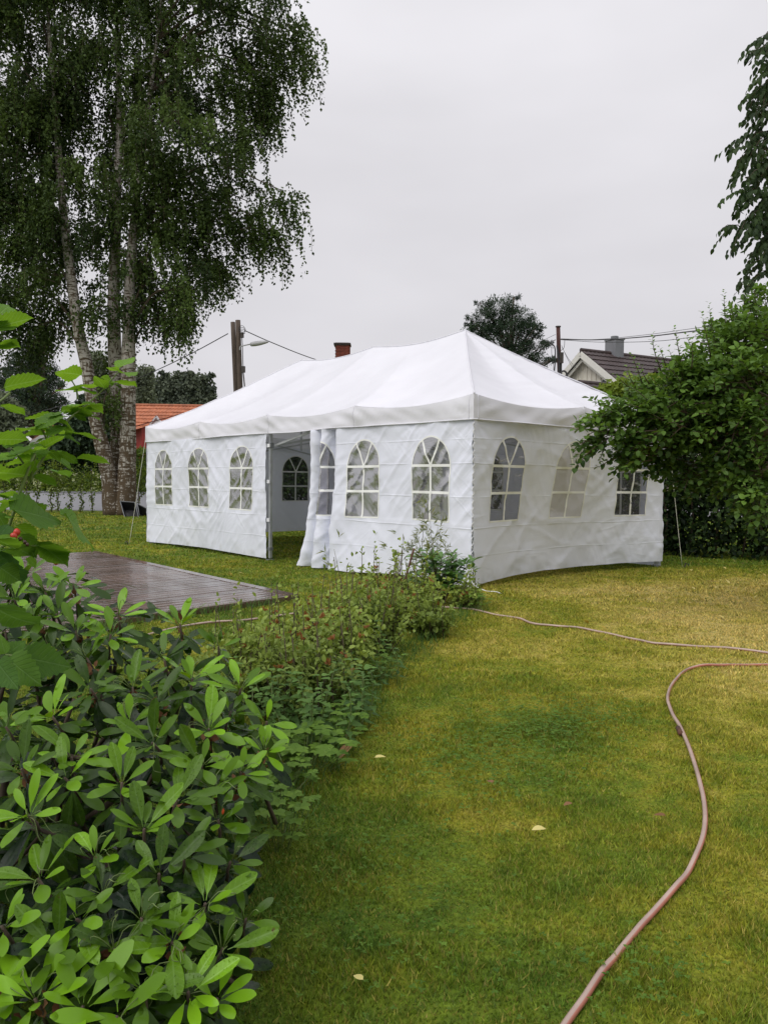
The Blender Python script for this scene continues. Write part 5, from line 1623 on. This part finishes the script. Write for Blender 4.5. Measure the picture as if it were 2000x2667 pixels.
cane([zA(150, 1740) + (1.58,), zA(300, 1480) + (1.62,), zA(420, 1260) + (1.65,), zA(500, 1120) + (1.68,), zA(590, 980) + (1.70,), zA(700, 860) + (1.72,), zA(850, 740) + (1.75,), zA(1000, 600) + (1.78,), zA(1150, 425) + (1.79,)], .0034, .0014, foot=(-1.15, 1.62, 0))
cane([zA(295, 1480) + (1.62,), zA(225, 1310) + (1.61,), zA(110, 1165) + (1.58,)], .0028, .0015)
cane([zA(475, 1150) + (1.67,), zA(440, 1060) + (1.67,), zA(400, 985) + (1.66,)], .0022, .0014)
cane([zA(750, 700) + (1.74,), zA(735, 600) + (1.74,), zA(690, 515) + (1.73,)], .0022, .0012)
cane([zA(100, 635) + (1.6,), zA(40, 690) + (1.58,), zA(-60, 760) + (1.55,)], .0022, .002)
cane([zB(70, 1570) + (1.5,), zB(230, 1590) + (1.5,)], .002, .0014)
cane([zB(0, 340) + (1.5,), zB(120, 300) + (1.52,), zB(430, 320) + (1.56,)], .003, .0015)
for (x, y, dd, r_, mt) in [(45, 1386, 1.5, .0068, 'berry'), (37, 1396, 1.49, .0068, 'berry'), (22, 1391, 1.5, .006, 'dark_berry'), (35, 1381, 1.5, .004, 'dark_berry'), (54, 1404, 1.5, .0042, 'dark_berry'), (65, 1412, 1.5, .004, 'dark_berry'), (72, 1418, 1.5, .0036, 'dark_berry'),
                           (147, 1464, 1.72, .006, 'berry'), (142, 1453, 1.72, .004, 'berry')]:
    c = at(x, y, dd)
    m_ = MB(); q = np.linspace(-1, 1, 7)
    m_.tube(np.stack([c[0] + 0 * q, c[1] + 0 * q, c[2] + q * r_ * 1.1], 1), r_ * np.sqrt(np.clip(1 - q * q, .02, 1)), 8)
    m_.build('berry', M[mt], rasp, True)

# ------------------------------------------------------------------ apple tree leaning in from the right
A_D = 8.0
apple = thing('apple_tree', 'bushy apple tree with upright shoots overhanging the right tent wall', 'tree', (5.0, 8.6, 0))
m_ = MB(); trunk_top = np.array([4.6, 8.5, 1.7])
m_.tube(spline([(5.0, 8.6, 0), (4.9, 8.55, .8), trunk_top], 10), np.linspace(.17, .12, 10), 10); m_.build('trunk', M['bark'], apple, True)
LA = Leaves(); br = MB()
APE = [(1935, 885, 75, 60), (1840, 1005, 90, 50), (1940, 960, 110, 110), (1690, 1062, 70, 28), (1800, 1060, 130, 80), (1930, 1090, 110, 110), (1700, 1110, 105, 60), (1610, 1095, 50, 26), (1570, 1130, 26, 40), (1650, 1175, 45, 35), (1720, 1180, 75, 45),
       (1830, 1180, 110, 60), (1960, 1210, 70, 60), (1850, 1230, 70, 30), (1985, 1280, 40, 40), (2120, 900, 140, 160), (2120, 1120, 140, 160), (1990, 830, 60, 60),
       (1950, 1010, 75, 80, -.9), (1900, 1110, 80, 60, -.9), (1985, 1120, 60, 70, -1.0), (1860, 1000, 70, 60, -.6), (1960, 900, 70, 60, -.5), (1980, 1220, 45, 50, -1.0), (1985, 1310, 35, 45, -1.1), (1940, 1262, 50, 35, -.8)]
area = sum(a[2] * a[3] for a in APE)
for px, py, rx_, ry_, *fw in APE:
    c, r_ = ell(px, py, rx_, ry_, A_D + (fw[0] if fw else 0) + (0.6 if px > 1850 else 0) - (.0 if px > 1700 else .2))
    r_[1] = min(max(r_[1], .25), .75)
    br.tube(spline([trunk_top, (trunk_top + c) / 2 + (0, 0, .1), c], 8), np.linspace(.05, .014, 8), 6)
    for k in range(int(1750 * rx_ * ry_ / area) + 5):
        o = in_ell(1, .25)[0]; p0 = c + o * r_
        out = unit(p0 - trunk_top + RNG.normal(size=3) * .5)
        d0 = unit(out * (1, .6, .5) + (0, 0, .35 if o[2] > 0 else -.15) + rand_unit(1)[0] * .5)
        Ls = RNG.uniform(.14, .30); n = int(Ls / .018)
        t = np.linspace(0.05, 1, n)[:, None]
        P = p0 + d0 * t * Ls + np.array([0, 0, -.05]) * t * t
        sd = unit(np.cross(d0, (0, 0, 1.0))); up = np.cross(sd, d0)
        an = np.arange(n) * 2.4 + RNG.random() * 6
        dv = d0 * .55 + np.cos(an)[:, None] * sd + np.sin(an)[:, None] * up * .6 + (0, 0, .05)
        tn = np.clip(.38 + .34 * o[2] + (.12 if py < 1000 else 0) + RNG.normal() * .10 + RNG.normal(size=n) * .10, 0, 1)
        LA.add(P, dv, np.array([0, -.25, 1.0]) + RNG.normal(size=(n, 3)) * .35, RNG.uniform(.06, .095, n), tn)
        if k % 2 == 0: br.tube(np.vstack([p0 - d0 * .1, P[n // 2], P[-1]]), [.006, .004, .002], 4)
# water shoots
SH = [(1720, 965, 1698, 870), (1735, 960, 1715, 900), (1775, 965, 1755, 853), (1800, 960, 1782, 866), (1850, 930, 1826, 812), (1872, 925, 1845, 788), (1862, 930, 1840, 830), (1892, 890, 1884, 757), (1905, 880, 1900, 790), (1940, 870, 1936, 738), (1950, 870, 1948, 770),
      (1972, 860, 1960, 734), (1990, 860, 1986, 742), (1925, 870, 1915, 800), (1672, 1000, 1642, 924), (1655, 1010, 1632, 950), (1595, 1100, 1568, 1043), (1628, 1115, 1600, 1050), (1590, 1112, 1512, 1084), (1570, 1135, 1515, 1142), (1570, 1150, 1560, 1205), (1640, 1010, 1600, 975),
      (1760, 970, 1740, 905), (1820, 950, 1800, 880), (1690, 1000, 1665, 945), (1910, 1120, 1945, 1060), (1990, 1190, 1945, 1115), (1985, 1240, 1950, 1165), (1960, 1290, 1930, 1255)]
for x0, y0, x1, y1 in SH:
    d_ = A_D - .1 + (.5 if x0 > 1850 else 0) + RNG.normal() * .1
    if y0 > 1115 and x0 > 1900: d_ = A_D - .55
    a, b = at(x0, y0, d_), at(x1, y1, d_ - .1)
    P = spline([a, (a + b) / 2 + RNG.normal(size=3) * .015, b], 24)
    br.tube(P[::4], np.linspace(.007, .002, len(P[::4])), 5)
    Ls = np.linalg.norm(b - a); n = max(8, int(Ls / .020)); k = np.linspace(.05, 1, n)
    Q = np.stack([np.interp(k, np.linspace(0, 1, 24), P[:, j]) for j in range(3)], 1)
    ax_ = unit(b - a); e1 = unit(np.cross(ax_, (0.1, 1, .2))); e2 = np.cross(ax_, e1)
    an = np.arange(n) * 2.4
    dv = ax_ * .75 + np.cos(an)[:, None] * e1 + np.sin(an)[:, None] * e2
    LA.add(Q, dv, np.array([0, -.2, 1.0]) + ax_ * .4, RNG.uniform(.05, .072, n) * (1.05 - .45 * k), np.clip(.45 + .3 * k + RNG.normal(size=n) * .1, 0, 1))
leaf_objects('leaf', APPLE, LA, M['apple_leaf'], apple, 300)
br.build('branch', M['twig'], apple, True, kind='stuff')

# ------------------------------------------------------------------ drooping branches at the top right
cherry = thing('cherry_tree', 'tree with dark pointed drooping leaves at the top right edge', 'tree', (6.6, 9.4, 0))
m_ = MB(); ct = np.array([6.0, 8.9, 3.6])
m_.tube(spline([(6.6, 9.4, 0), (6.4, 9.2, 1.8), ct, (5.7, 8.7, 5.6), (5.5, 8.6, 7.0)], 16), np.linspace(.17, .06, 16), 10); m_.build('trunk', M['bark'], cherry, True)
LC = Leaves(); br = MB()
CE = [(1975, 330, 40, 60), (1985, 420, 50, 60), (1935, 400, 26, 36), (1985, 520, 50, 60), (1940, 480, 20, 34), (2000, 610, 34, 55), (1925, 600, 22, 12), (1955, 585, 26, 18), (1990, 670, 20, 34), (2090, 450, 110, 260), (2080, 150, 110, 140), (1990, 205, 22, 22), (1995, 120, 16, 18), (1985, 250, 20, 18), (1990, 700, 20, 30)]
area = sum(a[2] * a[3] for a in CE)
for px, py, rx_, ry_ in CE:
    c, r_ = ell(px, py, rx_, ry_, 7.6)
    r_[1] = min(max(r_[1], .2), .6)
    br.tube(spline([ct + (-.3, -.1, max(0, (c[2] - ct[2]) * .6)), (ct + c) / 2 + (0, 0, .6), c + (0, 0, r_[2] * .5)], 8), np.linspace(.04, .008, 8), 5)
    for k in range(int(230 * rx_ * ry_ / area) + 4):
        o = in_ell(1)[0]; p0 = c + o * r_ + (0.06, 0, .06)
        d0 = unit(np.array([-.8, -.2, -.35]) + rand_unit(1)[0] * .55)
        Ls = RNG.uniform(.22, .42); n = int(Ls / .024)
        t = np.linspace(0.05, 1, n)[:, None]
        P = p0 + d0 * t * Ls * .8 + np.array([0, 0, -.16]) * t * t
        sd = unit(np.cross(d0, (0, 0, 1.0)))
        dv = d0 * .35 + sd * np.where(np.arange(n) % 2, .35, -.35)[:, None] + (0, 0, -.8) + RNG.normal(size=(n, 3)) * .2
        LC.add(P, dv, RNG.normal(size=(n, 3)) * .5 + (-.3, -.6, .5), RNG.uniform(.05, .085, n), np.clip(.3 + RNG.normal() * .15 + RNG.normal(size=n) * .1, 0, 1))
        if k % 2 == 0: br.tube(P[[0, n // 2, n - 1]], [.005, .003, .0015], 4)
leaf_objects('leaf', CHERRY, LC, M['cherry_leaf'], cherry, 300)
br.build('branch', M['twig'], cherry, True, kind='stuff')


# ------------------------------------------------------------------ mixed border running towards the tent
def azalea(px, py, rad, H_, label, n=1300, red=0.06, tint=(.15, .9), size=.034, mat='azalea_leaf', tmpl=OVAL, narrow=0.0):
    H_ *= .88; rad *= .86; n = int(n * 1.1); tint = (tint[0] + .15, min(1, tint[1] + .2))
    b = gnd(px, py)
    t = thing('azalea_shrub', label, 'shrub', b, 'small azaleas in the border')
    st, L, Rd = MB(), Leaves(), Leaves()
    for k in range(46):
        a = RNG.random() * 6.28; q = RNG.random() ** .5
        top = b + np.array([math.cos(a) * q * rad, math.sin(a) * q * rad, H_ * (1.02 - .35 * q * q) * RNG.uniform(.62, 1.08)])
        P = spline([b + np.array([math.cos(a) * q * rad * .25, math.sin(a) * q * rad * .25, 0]), b + (top - b) * (.7, .7, .5), top], 8)
        st.tube(P[::2], [.005, .004, .003, .002], 4)
        m = n // 46
        kk = RNG.random(m) ** .55
        Q = np.stack([np.interp(kk, np.linspace(0, 1, 8), P[:, j]) for j in range(3)], 1) + RNG.normal(size=(m, 3)) * .022
        L.add(Q, rand_unit(m) + (0, 0, .35), rand_unit(m) * .7 + (0, -.2, .9), RNG.uniform(.7, 1.3, m) * size, np.clip(tint[0] + (tint[1] - tint[0]) * (kk ** 2 * .6 + RNG.random(m) * .4) + RNG.normal() * .08, 0, 1))
        if RNG.random() < red * 6:
            m = 6; Rd.add(np.repeat(top[None], m, 0), rand_unit(m) * .8 + (0, 0, .7), rand_unit(m), RNG.uniform(.7, 1.1, m) * size, RNG.random(m))
    for k in range(9):          # bare and half-bare shoots standing above the mass
        a = RNG.random() * 6.28; q = RNG.random() * rad * .8
        p0 = b + np.array([math.cos(a) * q, math.sin(a) * q, 0]); p1 = p0 + np.array([RNG.normal() * .07, RNG.normal() * .07, H_ * RNG.uniform(1.05, 1.7)])
        P = spline([p0, (p0 + p1) / 2 + RNG.normal(size=3) * .012, p1], 8)
        st.tube(P[::2], [.004, .0035, .003, .002], 4)
        m = RNG.integers(3, 16); kk = RNG.uniform(.55, 1, m)
        Q = np.stack([np.interp(kk, np.linspace(0, 1, 8), P[:, j]) for j in range(3)], 1)
        L.add(Q, rand_unit(m) + (0, 0, .5), rand_unit(m) + (0, 0, .8), RNG.uniform(.7, 1.2, m) * size, RNG.uniform(.4, 1, m))
    st.build('stem', M['twig'], t, True, kind='stuff')
    leaf_batch('foliage', tmpl, L, M[mat], t, True)
    if Rd.P: leaf_batch('young_tips', OVAL, Rd, M['red_tip'], t, True)
    return t


azalea(640, 1845, .34, .52, 'low azalea with reddish tips just behind the rhododendron', 1900, .05, (.1, .7))
azalea(790, 1865, .34, .50, 'narrow-leaved azalea in the middle of the border beside the nettles', 1900, .03, (.1, .6), .036)
azalea(715, 1812, .36, .54, 'azalea with orange-red tips nearest the deck', 1900, .09, (.3, 1.0))
azalea(885, 1785, .36, .56, 'yellowish azalea in the middle of the border', 2100, .05, (.3, 1.0), .036)
azalea(800, 1765, .38, .55, 'bright azalea with red tips on the far side of the border', 2100, .08, (.35, 1.0))
azalea(980, 1705, .40, .60, 'dense azalea before the long stakes', 2300, .05, (.15, .8))
azalea(890, 1695, .40, .56, 'azalea with many rusty shoots facing the lawn and deck', 2300, .10, (.3, .95))
azalea(960, 1640, .42, .58, 'azalea with rusty tips closest to the open tent curtain', 2300, .08, (.3, .95))
azalea(1065, 1640, .40, .60, 'dark azalea between the stakes and the laurel', 2100, .05, (.1, .7))
azalea(1120, 1660, .22, .34, 'small dark azalea low at the lawn side of the border', 900, .02, (.0, .4), .045)
azalea(1215, 1585, .20, .30, 'small leafy shrub at the far end of the border by the tent corner', 700, .01, (.2, .8), .04)

# laurel bush by the tent corner
b = gnd(1142, 1572)
lau = thing('laurel_bush', 'dark glossy laurel bush in front of the tent corner', 'bush', b)
L = Leaves(); st = MB()
for k in range(48):
    a = RNG.random() * 6.28; q = RNG.random() ** .5
    top = b + np.array([math.cos(a) * q * .36, math.sin(a) * q * .34, .58 * (1.0 - .2 * q * q) * RNG.uniform(.4, 1.15)])
    st.tube(spline([b + (RNG.normal() * .03, RNG.normal() * .03, 0), b + (top - b) * (.5, .5, .6), top], 5), np.linspace(.010, .003, 5), 5)
    m = 11; an = np.arange(m) * 2.4 + RNG.random() * 6
    kk = RNG.random(m) * .12
    dv = np.stack([np.cos(an), np.sin(an), RNG.uniform(-.2, .9, m)], 1)
    L.add(top - np.array([0, 0, 1.0]) * kk[:, None], dv, np.array([0, -.2, 1]) + RNG.normal(size=(m, 3)) * .25, RNG.uniform(.08, .135, m), np.clip(.62 - kk * 2 + RNG.normal(size=m) * .18, 0, 1))
leaf_objects('leaf', LAUREL, L, M['laurel_leaf'], lau, 300)
st.build('stem', M['twig'], lau, True, kind='stuff')


# bamboo: thin canes with narrow leaves
def bamboo(label, canes, n_leaf):
    b = gnd(canes[0][0], canes[0][1])
    t = thing('bamboo_plant', label, 'plant', b, 'wispy bamboos in the border')
    L = Leaves()
    for x0, y0, x1, y1 in canes:
        a = gnd(x0, y0); e = at(x1, y1, a[1] + .05)
        P = spline([a, a + (e - a) * .5 + RNG.normal(size=3) * .03, e], 16)
        m_ = MB(); m_.tube(P[::3], np.linspace(.005, .0015, 6), 5); m_.build('cane', M['twig'], t, True)
        for k in range(n_leaf):
            u = RNG.uniform(.38, 1); p = np.array([np.interp(u, np.linspace(0, 1, 16), P[:, j]) for j in range(3)])
            br_ = unit(rand_unit(1)[0] * (1, 1, .2) + (0, 0, .45)) * RNG.uniform(.03, .15)
            m = 4
            L.add(p + br_ + RNG.normal(size=(m, 3)) * .008, unit(br_) + rand_unit(m) * .8 + (0, 0, -.25), rand_unit(m) + (0, -.4, .6), RNG.uniform(.06, .10, m), RNG.random(m))
    leaf_batch('foliage', NARROW, L, M['bamboo_leaf'], t)


bamboo('tallest wispy bamboo rising before the tent windows', [(1120, 1570, 1108, 1318), (1128, 1568, 1140, 1368), (1115, 1572, 1090, 1400), (1135, 1570, 1165, 1430), (1122, 1575, 1120, 1352)], 24)
bamboo('sparse bamboo shoots beside the leaning stake', [(1060, 1590, 1050, 1392), (1050, 1592, 1035, 1430), (1072, 1590, 1068, 1420)], 11)
bamboo('thin lone bamboo cane at the deck side of the border', [(880, 1650, 870, 1430), (884, 1655, 880, 1500)], 6)

for (x0, y0, x1, y1, lb, rd) in [(1030, 1560, 1078, 1428, 'long dark stake leaning in the border before the tent', .011), (1008, 1590, 1016, 1490, 'short upright rusty stake in the border', .012), (985, 1590, 992, 1520, 'thin low rusty stake left of the short one', .008)]:
    a = gnd(x0, y0 + 40); e = at(x1, y1, a[1] - .05)
    m_ = MB(); m_.tube(np.linspace(a, e, 6), np.linspace(rd, rd * .9, 6), 7)
    prop(m_.build('garden_stake', M['rust'], smooth=True), lb, 'stake', 'stakes in the border')


# nettles and leafy weeds at the near end
def nettle(px, py, stems, H_, label, size=.075):
    b = gnd(px, py)
    t = thing('nettle_plant', label, 'plant', b, 'nettles at the border edge')
    L = Leaves()
    for k in range(stems):
        a = b + np.array([RNG.normal() * .12, RNG.normal() * .10, 0]); h = H_ * RNG.uniform(.6, 1.05)
        e = a + np.array([RNG.normal() * .08, RNG.normal() * .08, h])
        P = spline([a, (a + e) / 2 + RNG.normal(size=3) * .02, e], 12)
        m_ = MB(); m_.tube(P[::2], np.linspace(.004, .002, 6), 5); m_.build('stem', M['green_stem'], t, True)
        for q, u in enumerate(np.linspace(.18, 1, 9)):
            p = np.array([np.interp(u, np.linspace(0, 1, 12), P[:, j]) for j in range(3)])
            an = q * PI / 2 + RNG.normal() * .3
            for s_ in (0, PI):
                d = np.array([math.cos(an + s_), math.sin(an + s_), -.25 + .5 * u])
                L.add(p, d, np.array([0, -.3, 1.0]) + RNG.normal(size=3) * .2, size * (1.15 - .55 * u) * RNG.uniform(.8, 1.15), np.clip(.3 + .4 * u + RNG.normal() * .12, 0, 1))
    leaf_objects('leaf', NETTLE, L, M['nettle_leaf'], t, 160)


nettle(800, 1945, 9, .36, 'clump of nettles with toothed leaves at the near end of the border')
nettle(860, 1890, 8, .32, 'nettles beside the lawn in the middle of the border edge')
nettle(715, 1900, 7, .36, 'nettles squeezed between rhododendron and border')
nettle(930, 1790, 6, .28, 'nettles at the lawn edge beneath the yellowish azalea', .065)
nettle(900, 1730, 5, .36, 'dark nettles deep in the middle of the border', .065)


def weed(px, py, rad, n, label, size=.03):
    b = gnd(px, py); t = thing('leafy_weed', label, 'weed', b, 'low weeds at the border edge')
    L = Leaves(); st = MB()
    for k in range(n):
        a = RNG.random() * 6.28; q = RNG.random() ** .5 * rad
        e = b + np.array([math.cos(a) * q, math.sin(a) * q, RNG.uniform(.04, .17)])
        st.tube(spline([b + (e - b) * (.5, .5, 0), b + (e - b) * (.8, .8, .6), e], 4), .0016, 3)
        m = 5; an = np.linspace(0, 2 * PI, m, endpoint=False) + a
        L.add(np.repeat(e[None], m, 0), np.stack([np.cos(an), np.sin(an), np.full(m, .12)], 1), np.array([0, -.25, 1.0]) + RNG.normal(size=(m, 3)) * .15, size * RNG.uniform(.8, 1.3, m), np.clip(.55 + RNG.normal(size=m) * .2, 0, 1))
    leaf_batch('foliage', OVAL, L, M['clover'], t, True); st.build('stem', M['green_stem'], t, kind='stuff')


weed(790, 2010, .22, 60, 'pale lobed weeds low beside the dry curled leaf', .045)
weed(690, 2080, .20, 45, 'low round-leaved weeds among long grass by the rhododendron', .03)
weed(880, 1930, .16, 35, 'low weeds at the foot of the nettles', .035)
weed(1000, 1770, .16, 30, 'low weeds at the lawn side in mid border', .03)
weed(730, 2200, .14, 26, 'flat weed rosette where lawn meets the rhododendron', .035)
weed(1240, 1590, .14, 26, 'pale weeds at the border end near the hose', .035)

# fringe of long grass along the border
L = Leaves()
edge_pts = [(650, 2200), (690, 2130), (770, 2060), (850, 1990), (900, 1900), (960, 1820), (1040, 1740), (1110, 1680), (1180, 1630), (1240, 1585)]
EP = np.array([gnd(*p) for p in edge_pts]); ES = spline(EP, 200)
for k in range(800):
    c = ES[RNG.integers(0, 200)] + np.array([RNG.normal() * .09 - .07, RNG.normal() * .09, 0]); c[2] = 0
    m = 3
    L.add(c + RNG.normal(size=(m, 3)) * (.012, .012, 0), rand_unit(m) * .55 + (0, 0, .9), rand_unit(m), RNG.uniform(.05, .13, m), np.clip(.4 + RNG.normal(size=m) * .25, 0, 1))
for k in range(420):
    u_ = RNG.random(); c2 = (D1 + DQ * u_ * 3.5 if k % 3 else D1 + DE * u_ * D_LEN) + RNG.normal(size=2) * .03 + (DE * -.06 if k % 3 else DQ * -.06)
    m = 3
    L.add(np.array([c2[0], c2[1], 0]) + RNG.normal(size=(m, 3)) * (.02, .02, 0), rand_unit(m) * .5 + (0, 0, .9), rand_unit(m), RNG.uniform(.05, .13, m), np.clip(.6 + RNG.normal(size=m) * .25, 0, 1))
BLADE = (np.array([(-.02, 0, 0), (.02, 0, 0), (.013, .6, .04), (-.013, .6, .04), (0, 1, -.08)], float), np.array([(0, 1, 2), (0, 2, 3), (3, 2, 4)]))
prop(leaf_batch('long_grass', BLADE, L, M['tall_grass'], None), 'fringe of long unmown grass along the border', kind='stuff')

# ------------------------------------------------------------------ garden hose
HP_ = [gnd(300, 1680), gnd(480, 1635), gnd(640, 1618), gnd(760, 1603), gnd(880, 1588), gnd(1050, 1580), gnd(1210, 1588), gnd(1290, 1605), gnd(1345, 1613), gnd(1390, 1628), gnd(1460, 1634), gnd(1560, 1648), gnd(1660, 1672), gnd(1740, 1682), gnd(1880, 1691), gnd(2000, 1706),
       gnd(2200, 1730), gnd(2300, 1760), gnd(2180, 1752), gnd(2000, 1738), gnd(1880, 1737), gnd(1800, 1744), gnd(1758, 1775), gnd(1738, 1818), gnd(1748, 1862), gnd(1775, 1910), gnd(1800, 1975), gnd(1822, 2050), gnd(1835, 2120), gnd(1828, 2195), gnd(1790, 2280), gnd(1730, 2355),
       gnd(1650, 2440), gnd(1580, 2530), gnd(1490, 2655), gnd(1400, 2790), gnd(1250, 3000)]
HS = spline([p for p in HP_], 620)
HS[:, 2] = 0.015 + 0.006 * vnoise(np.arange(620) * .11, np.zeros(620), 4)
m_ = MB(); m_.tube(HS, .0098, 10)
V = m_.V[0]
ring = np.tile(np.arange(10), 620); twist = np.repeat(np.arange(620), 10) * 0.02
tint = (((ring + 0) % 10 < 4)).astype(float) * 0.9 + 0.05
ho_ = obj('garden_hose', V, m_.F, M['hose'], smooth=True, tint=tint)
prop(ho_, 'pinkish garden hose with a pale stripe winding across the lawn', 'hose')
m_ = MB(); pc = gnd(1768, 1903, .024); m_.tube([gnd(1765, 1896, .016), gnd(1772, 1911, .016)], .0135, 10)
m_.build('hose_joint', M['rust'], ho_, True)

# ------------------------------------------------------------------ fallen leaves, clover, grass
FALL = [(1400, 1562), (1413, 1601), (1307, 1617), (1521, 1625), (1583, 1670), (1661, 1497), (1695, 1520), (1738, 1538), (1810, 1545), (1850, 1560), (1866, 1612), (1880, 1606), (1942, 1588), (1830, 1568), (1900, 1530), (1925, 1512), (1960, 1545), (1975, 1560), (1840, 1490), (1880, 1483),
        (1905, 1497), (1960, 1478), (1985, 1500), (1640, 1560), (1560, 1640), (1790, 1580), (1860, 1540), (1890, 1558), (1935, 1562), (1650, 1530), (1765, 1522), (1820, 1515), (1870, 1518), (1980, 1530), (1715, 1492), (1800, 1490), (598, 1498), (620, 1498), (483, 1440), (500, 1482)]
fm = [make_mesh('fallen_leaf', t_[0], t_[1], M['yellow_leaf'], True, np.full(len(t_[0]), q)) for t_, q in ((APPLE[0], .2), (APPLE[1], .6), (APPLE[2], .9))]
for k, (x, y) in enumerate(FALL):
    g_ = gnd(x, y); o = bpy.data.objects.new('fallen_leaf', fm[k % 3]); COL.objects.link(o)
    s = RNG.uniform(.055, .085)
    o.matrix_basis = Matrix.Translation((g_[0], g_[1], .04)) @ Matrix.Rotation(RNG.random() * 6.28, 4, 'Z') @ Matrix.Rotation(RNG.normal() * .35, 4, 'X') @ Matrix.Scale(s, 4)
    if x < 700: prop(o, 'small yellow leaf lying on the lawn between deck and tent', 'leaf', 'yellow leaves near the deck')
    else: prop(o, 'small yellow leaf fallen on the lawn right of the tent', 'leaf', 'yellow leaves fallen on the right lawn')
pale = make_mesh('fallen_leaf', APPLE[0][0], APPLE[0][1], M['yellow_leaf'], True, np.full(len(APPLE[0][0]), 1.3))
brown = make_mesh('dry_leaf', LAUREL[1][0] * (1, 1, 1.6), LAUREL[1][1], M['brown_leaf'], True, np.full(len(LAUREL[1][0]), .8))
rust_l = make_mesh('dry_leaf', APPLE[1][0], APPLE[1][1], M['brown_leaf'], True, np.full(len(APPLE[1][0]), .45))
for me_, x, y, s, rz, lb, z in [(pale, 1426, 2190, .065, 1.9, 'pale cream leaf lying alone on the green lawn', .045), (pale, 970, 2000, .06, -1.4, 'pale leaf beside the dry curled leaf', .045), (brown, 925, 1968, .13, 2.6, 'dry curled brown leaf at the near end of the border', .06), (brown, 915, 1945, .11, 2.2, 'reddish brown leaf behind the dry curled leaf', .06),
                                (rust_l, 1284, 2066, .05, .4, 'small rust-brown leaf in the lawn left of the hose', .04), (rust_l, 1492, 2117, .045, 2.0, 'small rust-brown leaf between clover patch and hose', .04), (rust_l, 1738, 2153, .05, 1.2, 'dark dry leaf just left of the hose bend', .04), (pale, 950, 2590, .035, 1.0, 'tiny tan leaf near the lower edge of the lawn', .035)]:
    g_ = gnd(x, y); o = bpy.data.objects.new(me_.name, me_); COL.objects.link(o)
    o.matrix_basis = Matrix.Translation((g_[0], g_[1], z)) @ Matrix.Rotation(rz, 4, 'Z') @ Matrix.Rotation(.2, 4, 'X') @ Matrix.Scale(s, 4)
    prop(o, lb, 'leaf')

L = Leaves()
def clover(px, py, rx_, ry_, n, s0=.012):
    xs = px + RNG.normal(size=n) * rx_ * .5; ys = py + RNG.normal(size=n) * ry_ * .5
    for x, y in zip(xs, ys):
        p = gnd(x, y) + (0, 0, RNG.uniform(.03, .05)); a = RNG.random() * 6.28
        an = a + np.array([0, 2.09, 4.19])
        L.add(np.repeat(p[None], 3, 0), np.stack([np.cos(an), np.sin(an), np.full(3, .15)], 1), np.array([0, 0, 1.0]) + RNG.normal(size=(3, 3)) * .25, RNG.uniform(.8, 1.4) * s0, np.clip(RNG.normal(.45, .2), 0, 1))
clover(1450, 1890, 150, 60, 420, .012)
clover(1380, 1930, 260, 120, 420, .012)
clover(1560, 1860, 160, 70, 200, .012)
clover(1250, 1980, 220, 140, 500, .012)
clover(1000, 2250, 300, 200, 200, .010)
clover(1000, 2500, 420, 180, 110, .009)
clover(900, 1870, 140, 120, 160, .014)
clover(1650, 2560, 250, 120, 80, .012)
prop(leaf_batch('clover', DIAMOND, L, M['clover'], None), 'clover leaves scattered through the lawn', kind='stuff')


def grass():
    """mown blades, thickest near the camera"""
    Vs, Ts = [], []
    for d0, d1, per, w, h, half in ((1.5, 3.2, 26000, .0024, .018, .66), (3.2, 5.2, 13000, .0034, .020, .62), (5.2, 8.5, 5000, .0055, .022, .60), (8.5, 13, 1400, .010, .030, .60), (13, 20, 420, .016, .038, .58), (20, 31, 110, .028, .045, .56)):
        area = half * (d1 * d1 - d0 * d0)
        n = int(area * per)
        y = np.sqrt(RNG.random(n) * (d1 * d1 - d0 * d0) + d0 * d0)
        x = (RNG.random(n) * 2 - 1) * half * y
        # leave the deck free
        q = np.stack([x, y], 1) - D1
        det = DE[0] * DQ[1] - DE[1] * DQ[0]
        s = (q[:, 0] * DQ[1] - q[:, 1] * DQ[0]) / det; t = (DE[0] * q[:, 1] - DE[1] * q[:, 0]) / det
        keep = ~((s > -.02) & (s < D_LEN + .02) & (t > -.02) & (t < WID + .15))
        x, y = x[keep], y[keep]; n = len(x)
        tuft = np.clip(.75 + .5 * vnoise(x * 5, y * 5, 2) + .3 * vnoise(x * 17, y * 17, 3), .3, 1.5)
        a = RNG.random(n) * 2 * PI; lean = RNG.uniform(.15, 1.1, n)
        hh = h * RNG.uniform(.55, 1.3, n) * tuft
        ww = w * RNG.uniform(.6, 1.3, n)
        fx, fy = np.cos(a), np.sin(a); la = a + RNG.normal(size=n) * 1.2 + PI / 2
        B = np.stack([x, y, np.zeros(n)], 1)
        side = np.stack([fx, fy, np.zeros(n)], 1) * ww[:, None]
        tip = B + np.stack([np.cos(la) * lean * hh, np.sin(la) * lean * hh, hh], 1)
        Vs.append(np.stack([B - side, B + side, tip], 1).reshape(-1, 3))
        Ts.append(np.repeat(RNG.random(n), 3))
    V = np.concatenate(Vs); F = np.arange(len(V)).reshape(-1, 3)
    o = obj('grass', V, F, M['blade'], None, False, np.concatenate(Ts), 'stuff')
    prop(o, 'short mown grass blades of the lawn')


grass()
